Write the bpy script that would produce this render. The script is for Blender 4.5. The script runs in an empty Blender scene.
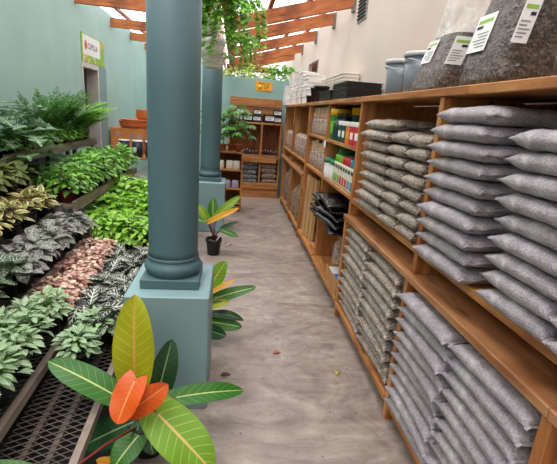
import bpy, bmesh, math, random
from mathutils import Vector, Matrix, Euler, noise
rnd = random.Random(7)
PI = math.pi
S = bpy.context.scene
COL = S.collection
U = rnd.uniform

# ------------------------------------------------------------------ colour / materials
def lin(c):
    c = c / 255.0
    return c / 12.92 if c <= 0.04045 else ((c + 0.055) / 1.055) ** 2.4
def rgb(h):
    return (lin(int(h[0:2], 16)), lin(int(h[2:4], 16)), lin(int(h[4:6], 16)), 1.0)

class NT:
    def __init__(s, name):
        s.m = bpy.data.materials.new(name); s.m.use_nodes = True
        s.t = s.m.node_tree; s.t.nodes.clear()
        s.out = s.n('ShaderNodeOutputMaterial')
    def n(s, typ, **kw):
        nd = s.t.nodes.new(typ)
        for k, v in kw.items():
            if k == 'inp':
                for a, b in v.items(): s.set(nd, a, b)
            else: setattr(nd, k, v)
        return nd
    def set(s, nd, a, b):
        if isinstance(b, bpy.types.NodeSocket): s.t.links.new(b, nd.inputs[a])
        else: nd.inputs[a].default_value = b
    def math(s, op, a, b=0.0, c=0.0):
        nd = s.n('ShaderNodeMath', operation=op)
        for i, v in enumerate((a, b, c)): s.set(nd, i, v)
        return nd.outputs[0]
    def mix(s, f, a, b):
        nd = s.n('ShaderNodeMix', data_type='RGBA')
        s.set(nd, 0, f); s.set(nd, 6, a); s.set(nd, 7, b)
        return nd.outputs[2]
    def ramp(s, f, stops):
        nd = s.n('ShaderNodeValToRGB'); e = nd.color_ramp.elements
        while len(e) < len(stops): e.new(0.5)
        for el, (p, c) in zip(e, stops): el.position = p; el.color = c
        s.set(nd, 0, f); return nd.outputs[0]
    def smooth(s, x, a, b):
        nd = s.n('ShaderNodeMapRange', interpolation_type='SMOOTHSTEP')
        s.set(nd, 0, x); s.set(nd, 1, a); s.set(nd, 2, b); s.set(nd, 3, 0.0); s.set(nd, 4, 1.0)
        return nd.outputs[0]
    def obj(s, scale=(1, 1, 1)):
        tc = s.n('ShaderNodeTexCoord'); mp = s.n('ShaderNodeMapping')
        s.set(mp, 'Vector', tc.outputs['Object']); s.set(mp, 'Scale', scale)
        return mp.outputs[0]
    def noise(s, vec, scale, detail=4, rough=.55, dist=0.0):
        nd = s.n('ShaderNodeTexNoise')
        s.set(nd, 'Vector', vec); s.set(nd, 'Scale', scale); s.set(nd, 'Detail', detail)
        s.set(nd, 'Roughness', rough); s.set(nd, 'Distortion', dist)
        return nd.outputs[0]
    def bump(s, h, strength=.3, dist=.01):
        nd = s.n('ShaderNodeBump'); s.set(nd, 'Strength', strength); s.set(nd, 'Distance', dist); s.set(nd, 'Height', h)
        return nd.outputs[0]
    def principled(s, color, rough=.5, normal=None, **kw):
        p = s.n('ShaderNodeBsdfPrincipled')
        s.set(p, 'Base Color', color); s.set(p, 'Roughness', rough)
        if normal is not None: s.set(p, 'Normal', normal)
        for k, v in kw.items(): s.set(p, k.replace('_', ' '), v)
        return p.outputs[0]
    def done(s, sh):
        s.t.links.new(sh, s.out.inputs[0]); return s.m

def plain(name, h, rough=.5, var=.12, scale=8, bump=0.0, bscale=60, **kw):
    t = NT(name); v = t.obj()
    c = rgb(h)
    n = t.noise(v, scale)
    d = tuple(x * (1 - var) for x in c[:3]) + (1,); l = tuple(min(1, x * (1 + var)) for x in c[:3]) + (1,)
    col = t.ramp(n, [(.3, d), (.7, l)])
    nr = t.bump(t.noise(v, bscale, 3), bump, .004) if bump else None
    return t.done(t.principled(col, rough, nr, **kw))

def wood(name, axis, base='b97840', dark='7c4824', lightc='dba668', rough=.5):
    t = NT(name)
    sc = {'x': (1.2, 14, 14), 'y': (14, 1.2, 14), 'z': (14, 14, 1.2)}[axis]
    v = t.obj(sc)
    g = t.noise(v, 1.6, 6, .6, .8)
    f = t.noise(v, 9, 3, .6)
    col = t.ramp(g, [(.25, rgb(dark)), (.48, rgb(base)), (.72, rgb(lightc))])
    col = t.mix(t.math('MULTIPLY', f, .35), col, rgb(dark))
    big = t.noise(t.obj(), 2.3, 3)
    col = t.mix(t.smooth(big, .52, .75), col, rgb(dark))
    vo = t.n('ShaderNodeTexVoronoi'); t.set(vo, 'Vector', t.obj({'x': (2, 9, 9), 'y': (9, 2, 9), 'z': (9, 9, 2)}[axis])); t.set(vo, 'Scale', .9)
    kn = t.smooth(vo.outputs['Distance'], .13, .05)
    col = t.mix(t.math('MULTIPLY', kn, .7), col, rgb('4a2510'))
    return t.done(t.principled(col, rough, t.bump(g, .25, .003)))

def leafmat(name, base, vein=None, mid=.05, sides=0, sw=.12, sstr=.8, net=0, netw=.1, margin=None, mw=.2, var=.35, rough=.4, splash=None, tl=.22, mcol=None, slope=.9, dark=None, tip=None):
    t = NT(name)
    uv = t.n('ShaderNodeUVMap'); sp = t.n('ShaderNodeSeparateXYZ'); t.set(sp, 0, uv.outputs[0])
    u, v = sp.outputs[0], sp.outputs[1]
    av = t.math('MULTIPLY', t.math('ABSOLUTE', t.math('SUBTRACT', v, .5)), 2.0)
    geo = t.n('ShaderNodeNewGeometry'); ri = geo.outputs['Random Per Island']
    b = rgb(base)
    dk = rgb(dark) if dark else tuple(x * (1 - var) for x in b[:3]) + (1,)
    lt = tuple(min(1, x * (1 + var)) for x in b[:3]) + (1,)
    col = t.ramp(ri, [(0, dk), (.5, b), (1, lt)])
    if tip:
        col = t.mix(t.math('MULTIPLY', t.smooth(ri, .45, .9), .8), col, rgb(tip))
    if splash:
        no = t.noise(uv.outputs[0], 7, 3)
        col = t.mix(t.smooth(no, .5, .62), col, rgb(splash))
    if margin:
        e = t.math('ADD', av, t.math('MULTIPLY', t.math('SUBTRACT', t.noise(uv.outputs[0], 6, 2), .5), .35))
        col = t.mix(t.smooth(e, 1 - mw - .1, 1 - mw + .1), col, rgb(margin))
    if vein:
        vc = rgb(vein)
        if sides:
            w = t.math('FRACT', t.math('SUBTRACT', t.math('MULTIPLY', u, float(sides)), t.math('MULTIPLY', av, slope)))
            d = t.math('ABSOLUTE', t.math('SUBTRACT', w, .5))
            m = t.math('MULTIPLY', t.smooth(d, sw, sw * .35), t.smooth(av, 1.0, .8))
            col = t.mix(t.math('MULTIPLY', m, sstr), col, vc)
        if net:
            vo = t.n('ShaderNodeTexVoronoi', feature='DISTANCE_TO_EDGE')
            mp = t.n('ShaderNodeMapping'); t.set(mp, 'Vector', uv.outputs[0]); t.set(mp, 'Scale', (1.3, .9, 1))
            t.set(vo, 'Vector', mp.outputs[0]); t.set(vo, 'Scale', float(net))
            col = t.mix(t.math('MULTIPLY', t.smooth(vo.outputs['Distance'], netw, netw * .3), sstr), col, vc)
        if mid:
            col = t.mix(t.smooth(av, mid * 1.5, mid * .6), col, rgb(mcol) if mcol else vc)
    p = t.principled(col, rough, t.bump(t.noise(uv.outputs[0], 9, 2), .15, .003))
    tr = t.n('ShaderNodeBsdfTranslucent'); t.set(tr, 0, col)
    mx = t.n('ShaderNodeMixShader'); t.set(mx, 0, tl); t.t.links.new(p, mx.inputs[1]); t.t.links.new(tr.outputs[0], mx.inputs[2])
    return t.done(mx.outputs[0])

def gravel(name, a, b, c, scale=170, film=.28, hl='ffffff'):  # film: strength of the painted film highlights, hl: their colour
    """granules seen through glossy clear film"""
    t = NT(name); v = t.obj()
    vo = t.n('ShaderNodeTexVoronoi'); t.set(vo, 'Vector', v); t.set(vo, 'Scale', float(scale))
    sp = t.n('ShaderNodeSeparateColor'); t.set(sp, 0, vo.outputs['Color'])
    col = t.ramp(sp.outputs[0], [(0, rgb(a)), (.5, rgb(b)), (1, rgb(c))])
    big = t.noise(v, 16, 3)
    col = t.mix(t.math('MULTIPLY', t.smooth(big, .45, .75), film), col, rgb(hl))  # film highlights painted in as pale noise patches over the granule colour
    wr = t.noise(t.obj((1, 2.2, 1)), 22, 4, .6, 1.2)
    nb = t.bump(t.math('ADD', t.math('MULTIPLY', wr, 1.3), t.math('MULTIPLY', vo.outputs['Distance'], .22)), .7, .014)
    return t.done(t.principled(col, .5, nb, Coat_Weight=.55, Coat_Roughness=.22, Coat_Normal=nb))

def film(name, h='f2eeee', alpha=.35, rough=.2):
    t = NT(name)
    n = t.noise(t.obj(), 14, 4, .6, 1.0)
    p = t.principled(rgb(h), rough, t.bump(n, .6, .01))
    tr = t.n('ShaderNodeBsdfTransparent')
    mx = t.n('ShaderNodeMixShader')
    t.set(mx, 0, t.math('ADD', t.math('MULTIPLY', t.smooth(n, .35, .8), .35), alpha))
    t.t.links.new(tr.outputs[0], mx.inputs[1]); t.t.links.new(p, mx.inputs[2])
    return t.done(mx.outputs[0])

WX, WY, WZ = wood('pine_x', 'x'), wood('pine_y', 'y'), wood('pine_z', 'z')
WYL = wood('ledge_pine', 'y', 'b07a50', '784826', 'c99a6c', .45)
WRAF = wood('rafter_pine', 'x', 'b0622e', '7c3d18', 'cb8048', .6)
WPUR = wood('purlin_pine', 'y', '9c5a30', '6b3517', 'b8743f', .6)
WBACK = wood('dark_board', 'z', '8a5129', '5a3216', 'a5683a', .6)
WPALE = wood('pale_batten', 'z', 'c9a06a', 'a17844', 'dcb985', .6)
WGREY = wood('weathered_timber', 'y', '84766a', '5c5148', 'a29486', .8)
WGREYZ = wood('weathered_post', 'z', '6f6a68', '4d4947', '8c8785', .8)
M = {}
def P(k, *a, **kw): M[k] = plain(k, *a, **kw)
P('teal_dark', '49656b', .5, .05, 3, .05)
P('teal_plinth', '7f9b9f', .5, .05, 3, .08)
P('wall_teal', 'a9c9c4', .75, .05, 2, .15, 40)
P('wall_teal_dark', '7f9fa2', .7, .05, 2, .1, 40)
P('wall_back_teal', '8fb5b0', .75, .05, 2, .1, 40)
P('wall_cream', 'd9cdc2', .8, .04, 1.5, .15, 40)
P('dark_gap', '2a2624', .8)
P('door_grey', '6a6866', .5)
P('white_frame', 'c9c5c0', .45)
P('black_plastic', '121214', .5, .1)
P('black_gloss', '0f0f11', .25, .2, 20, .25, 12)
P('pot_black', '1b1b1d', .5)
P('terracotta', 'b4623c', .75, .12)
P('terra_orange', 'cf7440', .75, .12)
P('red_pot', '7d2a20', .55)
P('white_plastic', 'efecea', .4, .03)
P('cream_plastic', 'e9e0d4', .45, .03)
P('white_ceramic', 'd9d6d3', .4, .04)
P('paper_white', 'efefef', .7, .03)
P('ink', '22252a', .7)
P('ink_grey', '8a8d92', .7)
P('label_green', '8fbf3f', .6)
P('yellow', 'e2b416', .4)
P('sign_yellow', 'eba92b', .5, .05)
P('sign_red', 'd8402c', .5)
P('green', '2f7d3a', .4)
P('green_dark', '1f4a33', .4)
P('green_lid', '2c7f5c', .4)
P('lime', '6fb52e', .4)
P('red', 'c72a35', .4)
P('orange', 'e0742a', .4)
P('blue', '3a6fb5', .4)
P('teal_cap', '3b90b0', .4)
P('kraft', 'd2ae8e', .8, .15)
P('cardboard', 'b88650', .8)
P('carton_orange', 'd58b4e', .7, .1)
P('soil', '2c211a', .95, .3, 30)
P('steel', '6f6a64', .5, .2, 20)
P('steel_rail', '84766a', .5, .2, 20)
P('mesh_rust', '51453c', .6, .25, 20)
P('stem_green', '5b7a34', .5)
P('stem_red', '7a2c24', .5)
P('stem_pink', 'b07a70', .5)
P('trunk', '5c4a38', .9)
P('tin_dark', '23303a', .4)
P('tin_rim', 'd9d9d9', .4)
P('lilac', 'a9a0b5', .7)
P('cream_pack', 'dcd3c2', .6)
P('grey_block', '3b3835', .8)
P('bucket_grey', '707b83', .3, .1)
P('bucket_lid', 'b9bec2', .35)
P('brown_leaf', '5a3a26', .8)
P('curl_leaf', 'b9a23a', .7)
P('pale_leaf', 'c9b48d', .7)
P('building_white', 'e4e6e8', .8)
M['gravel_grey'] = gravel('grey_granules', '8a8388', '9f979d', 'b6aeb4', 280, .3)
M['gravel_brown'] = gravel('brown_pebbles', '665a50', '95877a', 'c8bbae', 150, .25, 'e6dccf')
M['compost'] = gravel('compost_in_film', '2a2521', '4b433c', '766b61', 120, .14, 'b8b0a8')
M['compost_grey'] = gravel('ash_in_film', '55524f', '77736f', '97938f', 160, .3, 'cfcac6')
M['bark'] = gravel('bark_in_film', '261f1a', '453b33', '6b6055', 95, .1, 'b8b0a8')
M['chips'] = gravel('bark_chips_bagged', '6e5047', 'a08375', 'dac6bb', 75, .3, 'e3d6cf')
M['brown_bag'] = gravel('brown_soil_bagged', '553c30', '7c5c4b', 'b59c8c', 60, .3, 'e6d8cf')
M['slate_bag'] = gravel('slate_bagged', '3a3b3a', '585a58', '8f918f', 60, .35, 'd8dad8')
M['film'] = film('clear_film', 'f3eee8', .34)
M['film_thin'] = film('thin_film', 'e9e6e2', .22)

def floor_mat():
    t = NT('polished_concrete')
    v = t.obj()
    w = t.noise(t.obj((1, 1.5, 1)), 1.5, 8, .62, 3.2)
    w2 = t.noise(t.obj((.8, 2.4, 1)), 3.4, 6, .6, 1.6)
    n = t.noise(v, 11, 6, .7, 1.0)
    f = t.noise(v, 60, 3, .6)
    h = t.math('ADD', t.math('MULTIPLY', w, .6), t.math('MULTIPLY', w2, .4))
    col = t.ramp(h, [(.34, rgb('6f625b')), (.47, rgb('8c7e76')), (.56, rgb('9b8e86')), (.68, rgb('b3a79f'))])
    col = t.mix(t.math('MULTIPLY', t.smooth(n, .5, .72), .5), col, rgb('6a5d56'))
    col = t.mix(t.math('MULTIPLY', t.smooth(f, .58, .78), .35), col, rgb('5d524c'))
    vo = t.n('ShaderNodeTexVoronoi'); t.set(vo, 'Vector', v); t.set(vo, 'Scale', 9.0)
    col = t.mix(t.math('MULTIPLY', t.smooth(vo.outputs['Distance'], .075, .04), .8), col, rgb('3b322d'))
    r = t.n('ShaderNodeMapRange'); t.set(r, 0, h); t.set(r, 1, .35); t.set(r, 2, .65); t.set(r, 3, .3); t.set(r, 4, .55)
    return t.done(t.principled(col, r.outputs[0], t.bump(t.math('ADD', h, t.math('MULTIPLY', f, .15)), .3, .012)))
M['floor'] = floor_mat()

def roof_mat():
    t = NT('clear_roof_sheet')
    p = t.principled(rgb('f4f6f8'), .3)
    tl = t.n('ShaderNodeBsdfTranslucent'); t.set(tl, 0, rgb('f8fafc'))
    tr = t.n('ShaderNodeBsdfTransparent'); t.set(tr, 0, (.97, .98, 1, 1))
    a = t.n('ShaderNodeMixShader'); t.set(a, 0, .7); t.t.links.new(p, a.inputs[1]); t.t.links.new(tl.outputs[0], a.inputs[2])
    b = t.n('ShaderNodeMixShader'); t.set(b, 0, .78); t.t.links.new(a.outputs[0], b.inputs[1]); t.t.links.new(tr.outputs[0], b.inputs[2])
    return t.done(b.outputs[0])
M['roof'] = roof_mat()

# foliage materials
LM = dict(
    fit_white=leafmat('white_speckled_leaf', '62914a', 'd2dfc4', .05, 0, net=9, netw=.13, sstr=.8, var=.25, dark='4a8236'),
    pink=leafmat('pink_leaf', 'dcab9e', '9aa06a', .03, 0, net=4, netw=.06, sstr=.35, var=.12, dark='b88076', tip='f2e6d0', rough=.5),
    zebra=leafmat('white_veined_dark_leaf', '232a23', 'd6dacd', .10, sides=5, sw=.24, sstr=.85, var=.3, slope=1.2, mcol='dfe5cf', rough=.45),
    silver=leafmat('silver_netted_leaf', '3d443c', 'b9bab0', .05, sides=0, net=6, netw=.15, sstr=.9, var=.2, rough=.5, mcol='c0bdb4'),
    stripe=leafmat('pale_striped_leaf', '2b4a2c', 'a9b89a', .05, sides=6, sw=.18, sstr=.75, var=.25, slope=1.0),
    cream=leafmat('cream_margined_leaf', '6f8a3f', 'd9c08a', .05, margin='ecd59b', mw=.42, var=.25, mcol='d9a58a'),
    olive=leafmat('olive_quilted_leaf', '6d7a35', '2f3a1c', .07, sides=6, sw=.2, sstr=.7, var=.3, rough=.6),
    lobed=leafmat('grey_green_lobed_leaf', '6d8a68', 'c3d0bd', .05, sides=5, sw=.1, sstr=.6, var=.35, dark='2f6a2a'),
    bright=leafmat('bright_green_leaf', '8cbf3e', 'cde58f', .05, var=.4, rough=.35, tl=.3),
    mid=leafmat('mid_green_leaf', '74ae3f', 'b8d784', .05, var=.4, rough=.35, tl=.28),
    glossy=leafmat('dark_glossy_leaf', '3d6a32', 'b9caa8', .06, splash='82a868', var=.4, rough=.3),
    fern=leafmat('fern_leaflet', '8cc255', None, var=.4, rough=.5, tl=.35),
    asparagus=leafmat('asparagus_fern_leaflet', '6a9c52', None, var=.4, rough=.5, tl=.3),
    nest=leafmat('strap_leaf', '74b53a', 'a9d56a', .06, var=.3, rough=.35, tl=.3),
    scheff=leafmat('palmate_leaf', '5a9440', '9cc070', .05, var=.4, rough=.35),
    ivy=leafmat('ivy_leaf', '7fb545', 'c2de8c', .05, var=.45, rough=.4, tl=.35),
    shrub=leafmat('shrub_leaf', 'a3b84a', 'cfdc8a', .05, var=.5, rough=.45, tl=.35),
    ph_yellow=leafmat('yellow_green_leaf', 'a6ab16', 'd8d65a', .06, sides=9, sw=.09, sstr=.35, var=.05, mcol='d9a24a', slope=1.6, rough=.5, tl=.25),
    ph_lime=leafmat('lime_leaf', '6f9c18', 'd6d978', .05, sides=9, sw=.08, sstr=.35, var=.05, mcol='d9b868', slope=1.6, rough=.5, tl=.25),
    ph_green=leafmat('green_philodendron_leaf', '2f6a18', '8fb855', .05, sides=9, sw=.07, sstr=.35, var=.06, mcol='c3d57a', slope=1.6, rough=.45, tl=.2),
    ph_dark=leafmat('dark_philodendron_leaf', '1b4420', '4f8050', .045, sides=9, sw=.07, sstr=.35, var=.06, mcol='86a86a', slope=1.6, rough=.45, tl=.15),
    ph_orange=leafmat('orange_new_leaf', 'dc5c1c', 'e88a48', .05, sides=8, sw=.08, sstr=.35, var=.05, mcol='e89a58', slope=1.6, rough=.4, tl=.25),
    ph_amber=leafmat('amber_leaf', 'e0a52a', 'e07a22', .1, sides=8, sw=.08, sstr=.35, var=.05, slope=1.6, rough=.4, tl=.25),
)

# ------------------------------------------------------------------ mesh helper
class MB:
    def __init__(s): s.v = []; s.f = []; s.uv = []; s.mi = []; s.cur = 0; s.mats = []; s.sm = []; s.smooth = False
    def use(s, m):
        if m not in s.mats: s.mats.append(m)
        s.cur = s.mats.index(m); return s
    def add(s, vs, fs, uvs=None, smooth=None):
        o = len(s.v); s.v += [tuple(p) for p in vs]
        for f in fs:
            s.f.append([i + o for i in f]); s.mi.append(s.cur); s.sm.append(s.smooth if smooth is None else smooth)
            s.uv.append([uvs[i] for i in f] if uvs else [(0, 0)] * len(f))
        return s
    def box(s, x0, x1, y0, y1, z0, z1, b=.002, mtx=None):
        """box with chamfered edges"""
        hx, hy, hz = abs(x1 - x0) / 2, abs(y1 - y0) / 2, abs(z1 - z0) / 2
        b = min(b, hx * .45, hy * .45, hz * .45)
        c = Vector(((x0 + x1) / 2, (y0 + y1) / 2, (z0 + z1) / 2))
        vs = []; idx = {}
        for sx in (-1, 1):
            for sy in (-1, 1):
                for sz in (-1, 1):
                    for a in range(3):
                        q = [sx * (hx - b), sy * (hy - b), sz * (hz - b)]
                        q[a] = (sx, sy, sz)[a] * (hx, hy, hz)[a]
                        idx[(sx, sy, sz, a)] = len(vs); vs.append(Vector(q) + c)
        fs = []
        for a in range(3):
            o1, o2 = [(1, 2), (2, 0), (0, 1)][a]
            for sg in (-1, 1):
                q = []
                for p, r in ((-1, -1), (1, -1), (1, 1), (-1, 1)):
                    k = [0, 0, 0]; k[a] = sg; k[o1] = p; k[o2] = r; q.append(idx[(*k, a)])
                fs.append(q if sg > 0 else q[::-1])
        for a in range(3):            # edge chamfers, edge parallel to axis a
            o1, o2 = [(1, 2), (2, 0), (0, 1)][a]
            for p in (-1, 1):
                for r in (-1, 1):
                    k0 = [0, 0, 0]; k1 = [0, 0, 0]
                    k0[a] = -1; k1[a] = 1
                    for k in (k0, k1): k[o1] = p; k[o2] = r
                    q = [idx[(*k0, o1)], idx[(*k0, o2)], idx[(*k1, o2)], idx[(*k1, o1)]]
                    fs.append(q if p * r > 0 else q[::-1])
        for sx in (-1, 1):
            for sy in (-1, 1):
                for sz in (-1, 1):
                    q = [idx[(sx, sy, sz, a)] for a in range(3)]
                    fs.append(q if sx * sy * sz > 0 else q[::-1])
        if mtx: vs = [mtx @ p for p in vs]
        return s.add(vs, fs, smooth=False)
    def lathe(s, prof, c=(0, 0, 0), n=20, smooth=True, cap0=True, cap1=True, sx=1, sy=1):
        vs = []; fs = []; k = len(prof)
        for i in range(n):
            a = 2 * PI * i / n
            for r, z in prof: vs.append((c[0] + r * math.cos(a) * sx, c[1] + r * math.sin(a) * sy, c[2] + z))
        for i in range(n):
            j = (i + 1) % n
            for q in range(k - 1): fs.append([i * k + q, j * k + q, j * k + q + 1, i * k + q + 1])
        if cap0: fs.append([i * k for i in range(n)][::-1])
        if cap1: fs.append([i * k + k - 1 for i in range(n)])
        return s.add(vs, fs, smooth=smooth)
    def tube(s, pts, r, n=6, smooth=True):
        pts = [Vector(p) for p in pts]; vs = []; fs = []
        up = Vector((0.13, 0.21, 1)).normalized()
        for i, p in enumerate(pts):
            d = (pts[min(i + 1, len(pts) - 1)] - pts[max(i - 1, 0)]).normalized()
            a = d.cross(up)
            if a.length < .05: a = d.cross(Vector((1, 0, 0)))
            a.normalize(); b = d.cross(a)
            rr = r[i] if isinstance(r, (list, tuple)) else r
            for k in range(n):
                t = 2 * PI * k / n; vs.append(p + a * math.cos(t) * rr + b * math.sin(t) * rr)
        for i in range(len(pts) - 1):
            for k in range(n):
                l = (k + 1) % n; fs.append([i * n + k, i * n + l, (i + 1) * n + l, (i + 1) * n + k])
        fs.append(list(range(n))[::-1]); fs.append([(len(pts) - 1) * n + k for k in range(n)])
        return s.add(vs, fs, smooth=smooth)
    def leaf(s, base, d, nrm, L, W, curl=.4, fold=.25, shape='ovate', nu=5, nv=2, wave=0.0):
        """leaf blade: base point, direction, normal (upper face)"""
        d = Vector(d).normalized(); nrm = Vector(nrm)
        side = d.cross(nrm)
        if side.length < 1e-4: side = d.cross(Vector((1, 0, .1)))
        side.normalize(); up = side.cross(d).normalized()
        vs = []; fs = []; uvs = []; m = 2 * nv + 1
        pos = Vector(base); ang = 0; ph = rnd.random() * 6
        for i in range(nu + 1):
            u = i / nu
            if shape == 'ovate': w = math.sin(PI * min(1, (u * .97 + .03)) ** .72) ** .9
            elif shape == 'lance': w = math.sin(PI * (u * .97 + .03) ** .8) ** 1.1
            elif shape == 'round': w = math.sqrt(max(0, 1 - (2 * (u * .98 + .02) - 1) ** 2)) ** .9
            elif shape == 'heart': w = (1.0 - u) ** .75 * min(1, .72 + u * 2.2) * 1.15 if u > 0 else .62
            elif shape == 'paddle': w = (min(1, u * 5) ** .5 if u < .2 else 1) * (math.sqrt(max(0, 1 - ((u - .42) / .6) ** 2)) if u > .42 else .86 + .33 * u) if u > 0 else .28
            elif shape == 'philo': w = 1.85 * (u + .06) ** .42 * (1 - u) ** .58
            elif shape == 'strap': w = min(1, .25 + u * 2.2) * min(1, (1 - u) * 3.0 + .02) ** .8
            elif shape == 'lobed': w = (math.sin(PI * (u * .97 + .03) ** .7)) * (.72 + .42 * math.cos(u * 19))
            if i == nu: w = .02 if shape == 'philo' else max(w * .2, .02)
            a = -curl * u
            dd = (d * math.cos(a) + up * math.sin(a)); uu = (up * math.cos(a) - d * math.sin(a))
            if i: pos = pos + dd * (L / nu)
            for k in range(m):
                t = (k - nv) / nv
                off = side * (t * w * W / 2) + uu * (abs(t) * w * W / 2 * fold + wave * W * math.sin(ph + u * 9 + (2.5 if t > 0 else 0)) * abs(t))
                if shape == 'philo': off = off - d * (abs(t) ** .7 * L * .15 * max(0, 1 - u * 2.4) ** 2)
                vs.append(pos + off); uvs.append((u, .5 + t * .5))
        for i in range(nu):
            for k in range(m - 1):
                q = i * m + k; fs.append([q, q + 1, q + m + 1, q + m])
        return s.add(vs, fs, uvs, smooth=True)
    def build(s, name, mat=None, parent=None, loc=None, weld=0):
        me = bpy.data.meshes.new(name)
        me.from_pydata(s.v, [], s.f)
        mats = s.mats if s.mats else [mat]
        for m in mats: me.materials.append(m)
        me.polygons.foreach_set('material_index', s.mi)
        me.polygons.foreach_set('use_smooth', s.sm)
        uvl = me.uv_layers.new(name='UVMap')
        flat = [c for f in s.uv for p in f for c in p]
        uvl.data.foreach_set('uv', flat)
        me.update()
        if weld:
            bm = bmesh.new(); bm.from_mesh(me); bmesh.ops.remove_doubles(bm, verts=bm.verts, dist=weld); bm.to_mesh(me); bm.free()
        o = bpy.data.objects.new(name, me); COL.objects.link(o)
        if parent: o.parent = parent
        if loc: o.location = loc
        return o

def tag(o, label=None, cat=None, group=None, kind=None):
    if label: o['label'] = label
    if cat: o['category'] = cat
    if group: o['group'] = group
    if kind: o['kind'] = kind
    return o
def empty(name, label, cat, loc=(0, 0, 0), rz=0, group=None, scale=1):
    o = bpy.data.objects.new(name, None); COL.objects.link(o); o.empty_display_size = .05
    o.location = loc; o.rotation_euler = (0, 0, rz); o.scale = (scale,) * 3
    return tag(o, label, cat, group)
KIDS = {}
def kids(o): return [c for c in COL.objects if c.parent == o]
def dup(src, loc, rz=0, label=None, group=None, scale=None, rot=None):
    if src.name not in KIDS: KIDS[src.name] = [(c, kids(c)) for c in kids(src)]
    r = src.copy(); COL.objects.link(r); r.location = loc
    r.rotation_euler = rot if rot else (0, 0, rz)
    if scale: r.scale = scale if isinstance(scale, tuple) else (scale,) * 3
    if label: r['label'] = label
    if group: r['group'] = group
    for c, gs in KIDS[src.name]:
        k = c.copy(); COL.objects.link(k); k.parent = r
        for g in gs:
            h = g.copy(); COL.objects.link(h); h.parent = k
    return r
class Proto:
    """first call moves the built thing itself, later calls copy it"""
    def __init__(s, objs): s.o = objs if isinstance(objs, list) else [objs]; s.used = set()
    def put(s, loc, rz, label, group=None, scale=None, k=None, rot=None):
        k = rnd.randrange(len(s.o)) if k is None else k
        o = s.o[k]
        if k not in s.used:
            if o.name not in KIDS: KIDS[o.name] = [(c, kids(c)) for c in kids(o)]
            s.used.add(k); o.location = loc; o.rotation_euler = rot if rot else (0, 0, rz)
            if scale: o.scale = scale if isinstance(scale, tuple) else (scale,) * 3
            o['label'] = label
            if group: o['group'] = group
            return o
        return dup(o, loc, rz, label, group, scale, rot)
    def clean(s):
        for k, o in enumerate(s.o):
            if k not in s.used:
                for c in kids(o):
                    for g in kids(c): bpy.data.objects.remove(g)
                    bpy.data.objects.remove(c)
                bpy.data.objects.remove(o)
ORD = ['first', 'second', 'third', 'fourth', 'fifth', 'sixth', 'seventh', 'eighth', 'ninth', 'tenth', 'eleventh', 'twelfth', 'thirteenth', 'fourteenth', 'fifteenth', 'sixteenth', 'seventeenth', 'eighteenth']
def nth(i, n, lo='lowest', hi='topmost'):
    if i == 0: return lo
    if i == n - 1: return hi
    return ORD[i] + ' from bottom'
def text_mesh(name, body, size, mat, parent, loc, rot, ext=.0006, sx=1, align='LEFT'):
    cu = bpy.data.curves.new(name, 'FONT'); cu.body = body; cu.size = size; cu.extrude = ext; cu.align_x = align; cu.resolution_u = 3
    t = bpy.data.objects.new('tmp', cu); COL.objects.link(t)
    dg = bpy.context.evaluated_depsgraph_get()
    me = bpy.data.meshes.new_from_object(t.evaluated_get(dg)); me.name = name
    bpy.data.objects.remove(t); bpy.data.curves.remove(cu)
    me.materials.clear(); me.materials.append(mat)
    o = bpy.data.objects.new(name, me); COL.objects.link(o); o.parent = parent
    o.location = loc; o.rotation_euler = rot; o.scale = (sx, 1, 1)
    return o

# ------------------------------------------------------------------ camera
H = 1.55; F = 414.73
yaw, pit, rol = math.radians(6.9235), math.radians(15.8408), math.radians(4.30677)
fw = Vector((math.sin(yaw) * math.cos(pit), math.cos(yaw) * math.cos(pit), -math.sin(pit)))
r0 = Vector((math.cos(yaw), -math.sin(yaw), 0)); u0 = r0.cross(fw)
rr = r0 * math.cos(rol) + u0 * math.sin(rol); uu = -r0 * math.sin(rol) + u0 * math.cos(rol)
cam = bpy.data.cameras.new('camera'); co = bpy.data.objects.new('camera', cam); COL.objects.link(co)
co.matrix_world = Matrix(((rr.x, uu.x, -fw.x, 0), (rr.y, uu.y, -fw.y, 0), (rr.z, uu.z, -fw.z, H), (0, 0, 0, 1)))
cam.sensor_width = 36; cam.lens = 36 * F / 557; cam.clip_start = .02; cam.clip_end = 200
S.camera = co
def ray(px, py): return rr * ((px - 278.5) / F) - uu * ((py - 232) / F) + fw
def atY(px, py, Y):
    d = ray(px, py); return Vector((0, 0, H)) + d * (Y / d.y)

# ------------------------------------------------------------------ setting
o = MB().box(-2.35, 1.45, -2.0, 12.2, -.12, 0, 0).build('floor', M['floor']); tag(o, kind='structure')
# left wall with a doorway Y 6.6..7.3, z..2.06
w = MB()
w.box(-2.36, -2.2, -2.0, 6.58, 0, 2.98, 0); w.box(-2.36, -2.2, 7.34, 12.2, 0, 2.98, 0); w.box(-2.36, -2.2, 6.58, 7.34, 2.07, 2.98, 0)
wl = w.build('wall_left', M['wall_teal']); tag(wl, kind='structure')
o = MB().box(-2.2, -2.185, 7.34, 7.72, 0, 2.07, .002).build('pilaster_strip', M['wall_teal_dark'], wl)
d1 = empty('door_1', None, None); tag(d1, kind='structure')
w = MB(); w.box(-2.36, -2.188, 7.28, 7.34, 0, 2.07); w.box(-2.36, -2.188, 6.58, 6.63, 0, 2.07); w.box(-2.36, -2.188, 6.63, 7.28, 2.0, 2.07)
w.build('door_frame', M['white_frame'], d1)
w = MB(); w.box(-3.0, -2.36, 7.25, 7.285, .01, 2.0); w.build('door_leaf', M['door_grey'], d1)
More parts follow.
